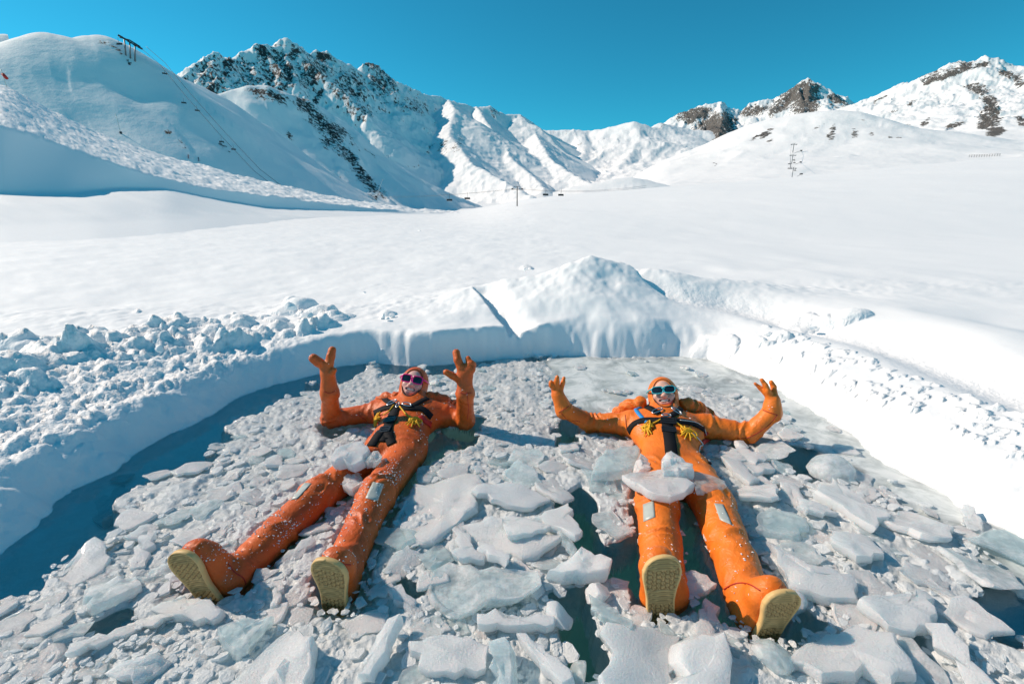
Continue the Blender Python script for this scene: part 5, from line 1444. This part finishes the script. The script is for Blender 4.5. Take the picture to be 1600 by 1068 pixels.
for (r_, u, v, x, y, opv, fiv) in IND:
    k = rr.random()
    if k < .85: me = rr.choice(PLATES); nm, what = "ice_floe", "angular ice plate"; s_ = (r_, r_, r_ * rr.uniform(.7, 1.1)); tilt = .11
    elif k < .97: me = rr.choice(BARS); nm, what = "ice_bar", "narrow ice bar"; s_ = (r_ * 1.25, r_ * 1.2, r_ * 1.1); tilt = .16
    else: me = rr.choice(LUMPS); nm, what = "ice_lump", "rounded ice lump"; s_ = (r_, r_, r_ * 1.05); tilt = .2
    lx_, ly_, ln_ = min(LM, key=lambda q: (q[0] - x) ** 2 + (q[1] - y) ** 2)
    sec = SECT[int(round(math.atan2(y - ly_, x - lx_) / (math.pi / 4))) % 8]
    o = link(nm, me, None, None, None, "ice floe", "broken ice pieces floating in the pool")
    BUCK.setdefault((what, sec, ln_), []).append((math.hypot(x - lx_, y - ly_), o))
    o.location = (x, y, -.012 * (1 if nm != "ice_lump" else -1) + (.012 if opv < .3 else -.02) + min(.02, r_ * .15)); o.scale = s_
    o.rotation_euler = (rr.gauss(0, tilt), rr.gauss(0, tilt), rr.uniform(0, 6.28))
for (what, sec, ln_), lst in BUCK.items():
    lst.sort(key=lambda q: q[0])
    for i, (d_, o) in enumerate(lst):
        o["label"] = f"{ORD[min(i, 14)]} {what} {sec} the {ln_}" if len(lst) > 1 else f"{what} {sec} the {ln_}"
# crushed bits: everything smaller, as one mass
def bits(name, spots, mat, protos):
    V, F, off = [], [], 0
    for (x, y, z, r_) in spots:
        pv, pf = rr.choice(protos)
        R = np.array(Matrix.Rotation(rr.uniform(0, 6.28), 3, 'Z') @ Matrix.Rotation(rr.gauss(0, .17), 3, 'X') @ Matrix.Rotation(rr.gauss(0, .15), 3, 'Y'))
        V.append((pv * np.array([r_ * rr.uniform(.8, 1.3), r_ * rr.uniform(.8, 1.2), r_ * rr.uniform(.8, 1.2)])) @ R.T + np.array([x, y, z])); F.append(pf + off); off += len(pv)
    return link(name, mesh_np(name, np.concatenate(V), np.concatenate(F), mat, False), kind="stuff")
protos = []
for i in range(14):
    g_ = np.random.default_rng(i); k = int(g_.integers(5, 8)); an = np.arange(k) * 2 * math.pi / k + g_.uniform(-.3, .3, k); ra = g_.uniform(.7, 1.2, k); st_ = g_.uniform(.55, 1)
    th = g_.uniform(.13, .28); rings = []
    for f, z in ((.45, th * g_.uniform(.9, 1.15)), (.93, th * .92), (1.0, th * .5), (.9, -th * .3)):
        rings.append(np.stack([np.cos(an) * ra * f, np.sin(an) * ra * f * st_, np.full(k, z) + g_.uniform(-.04, .04, k)], 1))
    V0 = np.concatenate(rings + [np.array([[0, 0, th]])]); F0 = []
    for r_ in range(3):
        for q in range(k):
            a_, b_ = r_ * k + q, r_ * k + (q + 1) % k
            F0 += [(a_, a_ + k, b_ + k), (a_, b_ + k, b_)]
    F0 += [(4 * k, q, (q + 1) % k) for q in range(k)]
    protos.append((V0, np.array(F0)))
spots = [(x, y, .010 - .03 * opv + rr.uniform(-.004, .010), r_ * .95) for (r_, u, v, x, y, opv, fiv) in singles[256:]]
n0 = 0
for i in range(6000):
    v = 560 + (1080 - 560) * rr.random() ** .75; u = rr.uniform(-30, 1630); p = P(u, v, 0)
    spots.append((p.x, p.y, rr.uniform(-.002, .022), rr.uniform(2.5, 8.5) * math.hypot(p.x, p.y) / FOC))
sx = np.array([s[0] for s in spots]); sy = np.array([s[1] for s in spots]); spd = pool_dist(sx, sy); sop, sfi, _, _ = cover_at(sx, sy)
clump = fbm(sx * 4, sy * 4, None, 3, 451)
spots = [s for i, s in enumerate(spots) if spd[i] < -.03 and sop[i] < .4 + .0 and (sfi[i] < .4 or rr.random() < .08) and (i < len(singles) - 256 or clump[i] > -.15 or rr.random() < .4) and body_gap(s[0], s[1]) > -.02]
bits("crushed_ice", spots, M_CHIP, protos)
# loose lumps of snow fallen from the cut edges and lying on the plain
SNOWL = [(592, 560, .02, 15), (612, 556, .02, 17), (628, 562, .01, 12), (600, 545, .12, 9), (585, 552, .05, 10), (650, 566, .0, 9), (716, 566, .0, 9), (745, 560, .0, 12), (822, 552, .02, 14), (840, 558, .0, 12), (866, 556, .0, 10), (905, 553, .0, 9), (790, 545, .06, 10),
         (216, 486, .30, 5), (598, 494, .33, 8), (612, 493, .33, 9), (606, 498, .33, 6), (820, 421, .52, 7), (828, 420, .52, 5), (570, 457, .30, 3), (655, 362, .3, 5), (1248, 500, .28, 10), (1200, 522, .27, 8), (1270, 512, .28, 7), (250, 545, .36, 9), (350, 520, .36, 9), (60, 560, .38, 14), (455, 478, .42, 12), (480, 492, .40, 12)]  # the small lump farthest out on the plain stands in for a grey box
SNOWL.sort(); nf = nn_ = 0
ORL = ["first", "second", "third", "fourth", "fifth", "sixth", "seventh", "eighth", "ninth", "tenth", "eleventh", "twelfth", "thirteenth", "fourteenth", "fifteenth", "sixteenth", "seventeenth"]
for (u, v, z, rp) in SNOWL:
    p = P(u, v, z); r_ = rp * math.hypot(p.x, p.y) / FOC * .8
    if v > 540 and u > 560: lab = f"{ORL[nf]} fallen snow lump from the left at the foot of the far cut bank"; grp = "snow lumps at the foot of the far bank"; nf += 1
    else: lab = f"{ORL[nn_]} loose snow lump from the left on the snow around the pool"; grp = "loose snow lumps on the snow"; nn_ += 1
    o = link("snow_lump", rr.choice(LUMPS).copy(), None, None, lab, "snow lump", grp)
    o.data.materials.clear(); o.data.materials.append(M_SNOW)
    o.location = (p.x, p.y, z); o.scale = (r_, r_, r_ * 1.3); o.rotation_euler = (rr.gauss(0, .2), rr.gauss(0, .2), rr.uniform(0, 6.28))
# ================================================================== LIFTS, SKIERS AND OTHER SMALL THINGS FAR AWAY
M_GALV = mat_simple("galvanised_steel", (0.16, 0.17, 0.18), .5, .5, metal=.6)
M_DARKST = mat_simple("dark_steel", (0.035, 0.037, 0.042), .6, .4)
M_REDP = mat_simple("red_padding", (0.45, 0.03, 0.025), .6, .3)
M_JACK_A = mat_simple("dark_red_jacket", (0.16, 0.02, 0.035), .7, .3)
M_JACK_B = mat_simple("navy_jacket", (0.02, 0.035, 0.08), .7, .3)
M_POLEW = mat_simple("pale_pole", (0.55, 0.57, 0.56), .5, .4)
bpy.context.view_layer.update()
DG = bpy.context.evaluated_depsgraph_get()
def ground(u, v):
    ok, loc, n_, i_, ob, m_ = SC.ray_cast(DG, Vector((0, 0, CAM_H)), ray(u, v).normalized(), distance=9000)
    return loc if ok else PY(u, v, 300)
def below(p):
    ok, loc, n_, i_, ob, m_ = SC.ray_cast(DG, Vector((p.x, p.y, p.z + 60)), Vector((0, 0, -1)), distance=4000)
    return loc if ok else p
def empty(name, loc, label, cat, group=None):
    o = bpy.data.objects.new(name, None); COL.objects.link(o); o.location = loc
    return tag(o, label, cat, group)
def part_tube(name, root, pts, r, mat, seg=6):
    bm = bmesh.new(); tube(bm, [Vector(p) - Vector(root.location) for p in pts], r, seg)
    return bm_obj(name, bm, mat, root)
def part_box(name, root, c, ax, h, mat):
    bm = bmesh.new(); r_ = bmesh.ops.create_cube(bm, size=2)
    m_ = Matrix(ax).transposed().to_4x4(); m_.translation = Vector(c) - Vector(root.location)
    bmesh.ops.scale(bm, vec=h, verts=bm.verts); bmesh.ops.bevel(bm, geom=bm.edges[:], offset=min(h) * .2, segments=1, affect='EDGES'); bmesh.ops.transform(bm, matrix=m_, verts=bm.verts)
    return bm_obj(name, bm, mat, root, False)
def pxm(p): return Vector(p).y / FOC * 1.03          # metres per photo pixel at a point
Zu = Vector((0, 0, 1))
def chair(p, scale, label, group, ang=0.0):
    """chairlift chair hanging from the cable at p"""
    t = empty("chairlift_chair", p, label, "chairlift chair", group); s = scale
    X = Vector((math.cos(ang), math.sin(ang), 0)); Yv = Vector((-math.sin(ang), math.cos(ang), 0)); p = Vector(p)
    part_tube("hanger", t, [p, p - Zu * 1.2 * s, p - Zu * 2.0 * s + Yv * .3 * s], .06 * s, M_DARKST, 5)
    part_box("seat", t, p - Zu * 2.6 * s, (X, Yv, Zu), (1.1 * s, .25 * s, .06 * s), M_DARKST)
    part_box("backrest", t, p - Zu * 2.25 * s + Yv * .28 * s, (X, Yv, Zu), (1.1 * s, .05 * s, .28 * s), M_DARKST)
    bm = bmesh.new(); q = [p - Zu * 2.0 * s + X * 1.1 * s + Yv * .3 * s, p - Zu * 2.0 * s - X * 1.1 * s + Yv * .3 * s]
    tube(bm, [v - Vector(t.location) for v in (q[0] - Zu * .6 * s, q[0], q[1], q[1] - Zu * .6 * s)], .05 * s, 5)
    bm_obj("frame", bm, M_DARKST, t)
    return t
def lift_tower(base, top_v_px, arm, label, group, col_r, mat, ang=0.0):
    b = Vector(base); h = top_v_px * pxm(b)
    t = empty("chairlift_tower", b, label, "chairlift tower", group)
    X = Vector((math.cos(ang), math.sin(ang), 0)); Yv = Vector((-math.sin(ang), math.cos(ang), 0)); a = arm * pxm(b)
    part_tube("column", t, [b - Zu * .5, b + Zu * h], [col_r * 1.15, col_r * .85], mat, 8)
    part_box("crossarm", t, b + Zu * (h * .86), (X, Yv, Zu), (a, col_r * .55, col_r * .6), mat)
    part_box("maintenance_beam", t, b + Zu * (h * 1.0), (X, Yv, Zu), (a * .55, col_r * .4, col_r * .4), mat)
    for s_ in (-1, 1):
        part_box("sheave_train", t, b + Zu * (h * .86 + col_r) + X * a * .85 * s_, (X, Yv, Zu), (col_r * .5, h * .16, col_r * .9), mat)
        part_tube("brace", t, [b + Zu * (h * .98) + X * a * .5 * s_, b + Zu * (h * .86) + X * a * .85 * s_], col_r * .25, mat, 5)
    return t, [b + Zu * (h * .86 + col_r) + X * a * .85 * s_ for s_ in (-1, 1)]
def cable(pts, r, label, sag=0.0):
    P_ = []
    for a, b in zip(pts, pts[1:]):
        for i in range(12):
            t = i / 12; P_.append(Vector(a).lerp(Vector(b), t) - Zu * sag * 4 * t * (1 - t))
    P_.append(Vector(pts[-1]))
    bm = bmesh.new(); tube(bm, P_, r, 4)
    tag(bm_obj("lift_cable", bm, M_DARKST), label, "cable")
# --- trestle on the left ridge
g0 = [ground(u, v + 2) for u, v in ((196.9, 85), (203.7, 89), (210.8, 93))]
yr = min(g.y for g in g0); base = PY(203.7, 88, yr)
tr = empty("chairlift_trestle", base, "three-legged dark chairlift trestle standing on the left ridge against the sky", "chairlift trestle")
tops = []
for (ub, vb, ut, vt) in ((197, 90, 194.3, 62), (204, 93, 202.7, 67), (211, 97, 210.8, 70)):
    b_, t_ = PY(ub, vb, yr), PY(ut, vt, yr); part_tube("post", tr, [b_, t_], [.34, .28], M_GALV, 8); tops.append(t_)
part_tube("beam", tr, [PY(186, 55, yr), PY(203, 66, yr), PY(221, 75.5, yr)], .30, M_GALV, 6)
part_tube("upper_beam", tr, [PY(187, 58.5, yr + 1), PY(203, 63, yr + 1), PY(219, 73, yr + 1)], .28, M_DARKST, 6)
for (u, v) in ((188, 57), (196, 61.5), (203, 66), (211, 70.5), (219, 75)):
    part_box("sheave_train", tr, PY(u, v, yr - .3), (Vector((1, 0, -.5)).normalized(), Vector((0, 1, 0)), Vector((.5, 0, 1)).normalized()), (1.0, .4, .42), M_DARKST)
chair(PY(183.5, 58, yr), 1.25, "chairlift chair hanging just left of the three-legged trestle against the sky", "chairs of the left chairlift")
LL = []
for u, v in ((221, 76), (250, 101), (290, 150), (345, 212), (398, 268)):
    g = ground(u, v + 8); q = PY(u, v, max(60, g.y - 6)); LL.append(q)
LL.append(PY(446, 304, LL[-1].y * 1.08))
cable(LL, .09, "nearer cable of the lift running down the shaded left hill")
cable([q + Vector((2.6, 0, .9)) for q in LL], .09, "farther cable of the lift running down the shaded left hill")
for u, v, lab in ((256, 107, "topmost small chair on the lift over the shaded left hill"), (286, 153, "second chair from the top on the lift over the shaded left hill"), (307, 165, "third chair from the top on the lift over the shaded left hill"),
                  (345, 214, "fourth chair from the top on the lift over the shaded left hill"), (364, 226, "lowest chair on the lift over the shaded left hill")):
    g = ground(u, v + 10); q = PY(u, v, max(60, g.y - 6)); chair(q, .75 * q.y / 200, lab, "chairs of the left chairlift", .7)
# --- tower and chairs in the middle
gb = ground(808, 322)
tw, tops_m = lift_tower(gb, 27, 8.5, "dark chairlift tower standing alone where the snow plain meets the valley", None, .30 * pxm(gb) * 2.4, M_DARKST, .12)
cr = .05 * pxm(gb) * 3.0
for s_, off in ((0, "left"), (1, "right")):
    tp = tops_m[s_]
    cable([PY(560, 308 - s_ * 2, gb.y * 1.6), tp, PY(1010, 293 - s_ * 3, gb.y * 1.1)], cr, "lower cable slung across the valley through the middle tower" if s_ == 0 else "upper cable slung across the valley through the middle tower", .5)
for u, v, lab in ((853, 294.5, "chairlift chair just right of the middle tower"), (877, 295, "second chairlift chair right of the middle tower"), (702, 303, "chairlift chair over blue shade left of the middle tower, the nearer"), (730, 300.5, "chairlift chair over blue shade, close left of the middle tower")):
    q = PY(u, v, gb.y * 1.02); chair(q, pxm(q) * 3.6, lab, "chairs of the middle chairlift", .2)
# --- lift line on the right dome
prev = None
for (u, vb, vt, nm) in ((1237.4, 277, 263.7, "lowest small lift tower on the white dome at right"), (1236.8, 256.5, 243.5, "middle small lift tower on the white dome at right"), (1238.6, 238.5, 226.5, "highest small lift tower on the white dome at right")):
    g = ground(u, vb); t_, tp = lift_tower(g, vb - vt, 4.2, nm, "small lift towers on the right dome", .42 * pxm(g), M_GALV, 0)
    if prev: cable([prev, tp[0]], .10 * pxm(g), "cable between the small lift towers, " + ("lower span" if vb > 250 else "upper span"), .3)
    prev = tp[0]
for u, v, lab in ((1233.5, 259, "tiny chair left of the small lift line, lowest"), (1242, 250, "tiny chair right of the middle small lift tower"), (1234, 252, "tiny chair left of the middle small lift tower"), (1243, 262, "tiny chair right of the lowest small lift tower"), (1241.5, 246, "tiny chair above the middle small lift tower")):
    g = ground(u, v + 5); q = PY(u, v, g.y); chair(q, pxm(q) * 1.5, lab, "tiny chairs of the right lift")
for (u0, v0, u1, v1, lab) in ((1240, 239, 1254, 234.5, "slanting snow gun lance beside the highest small lift tower"), (1241, 257, 1253, 252.5, "slanting snow gun lance beside the middle small lift tower"), (1242, 276, 1254, 271, "slanting snow gun lance beside the lowest small lift tower")):
    g = ground(u0, v0); t = empty("snow_lance", g, lab, "snow gun", "snow lances along the right lift"); e_ = PY(u1, v1, g.y)
    part_tube("pole", t, [g - Zu * .3, e_], .22 * pxm(g), M_GALV, 5); part_box("head", t, PY(u1 - 2, v1 + .8, g.y), (Vector((1, 0, 0)), Vector((0, 1, 0)), Zu), (1.3 * pxm(g), .4, .8 * pxm(g)), M_DARKST)
# --- snow lances at the left
for (ub, vb, ut, vt, lab) in ((189, 209, 181, 180, "thin pale snow lance leaning on the edge of the rough ski slope"), (588, 309, 597.5, 282, "thin pale snow lance below the rocky spur")):
    g = ground(ub, vb); t = empty("snow_lance", g, lab, "snow gun"); e_ = PY(ut, vt, g.y)
    part_tube("pole", t, [g - Zu * .3, e_], [.5 * pxm(g), .28 * pxm(g)], M_POLEW, 6)
    part_box("base", t, g + Zu * 1.2 * pxm(g), (Vector((1, 0, 0)), Vector((0, 1, 0)), Zu), (1.6 * pxm(g), .5 * pxm(g), 1.6 * pxm(g)), M_DARKST)
    part_tube("nozzle_head", t, [e_, e_ + (e_ - g).normalized() * 1.4 * pxm(g)], .55 * pxm(g), M_POLEW, 6)
# --- red padded marker at the left edge
g = ground(11, 136); t = empty("padded_marker", g, "red padded pole leaning at the top of the ski slope, far left", "slope marker"); k_ = pxm(g)
part_tube("pole", t, [g - Zu * .2, PY(1, 108, g.y)], .5 * k_, M_POLEW, 6)
part_tube("padding", t, [PY(11, 123, g.y), PY(4, 115.5, g.y)], 1.9 * k_, M_REDP, 8)
# --- two skiers going up behind the edge of the slope
def skier(u, v, mat, label, lean):
    e_ = ground(u, v + 3); p = below(Vector((e_.x * 1.002, e_.y * 1.002, e_.z))); s_ = 1.0
    t = empty("person", p, label, "person", "skiers on the left slope")
    F = Field((-.55, -.45, -.05), (.55, .45, 1.9), .03)
    for sx in (-1, 1):
        F.cap((sx * .1, 0, .95), (sx * .13, .05 * sx, .5), .095, .075, .03); F.cap((sx * .13, .05 * sx, .5), (sx * .14, -.12 * sx, .08), .075, .06, .02); F.cap((sx * .14, -.14 * sx, .06), (sx * .14, -.14 * sx + .14, .05), .06, .05, .02)
        F.cap((sx * .19 + lean, .03, 1.42), (sx * .30 + lean, .14, 1.16), .06, .05, .03); F.cap((sx * .30 + lean, .14, 1.16), (sx * .32 + lean, .34, 1.22), .045, .04, .02)
    F.ell((lean * .3, 0, 1.02), np.eye(3), (.16, .12, .16), .03); F.ell((lean, .02, 1.28), np.eye(3), (.19, .13, .26), .05); F.cap((lean, .02, 1.45), (lean * 1.2, .04, 1.62), .06, .06, .03); F.ell((lean * 1.2, .05, 1.68), np.eye(3), (.10, .11, .13), .02)
    V, Q = F.mesh(); link("body", mesh_np("body", V, Q, mat, True), t)
    for sx in (-1, 1):
        part_box("ski", t, p + Vector((sx * .14, .1, .02)), (Vector((1, 0, 0)), Vector((0, 1, 0)), Zu), (.05, .85, .012), M_DARKST)
        part_tube("ski_pole", t, [p + Vector((sx * .32 + lean, .34, 1.25)), p + Vector((sx * .42, .45, .02))], .012, M_DARKST, 5)
skier(295, 246, M_JACK_A, "skier in a dark red jacket at the edge of the left slope", .05)
skier(311, 250, M_JACK_B, "skier in a dark blue jacket at the edge of the left slope", -.05)
# --- snow fence on the right horizon
A0, A1 = ground(1514, 246), ground(1562, 244)
if (A0 - A1).length < 120:
    t = empty("snow_fence", A0, "low dark snow fence on the brow below the right-hand mountain", "fence")
    for i in range(13):
        q = below(A0.lerp(A1, i / 12)); part_tube("post", t, [q - Zu * .2, q + Zu * 3.4 * pxm(q)], .22 * pxm(q), M_GALV, 5)
    for hgt in (1.5, 3.0):
        part_tube("rail", t, [below(A0.lerp(A1, i / 6)) + Zu * hgt * pxm(A0) for i in range(7)], .16 * pxm(A0), M_GALV, 5)
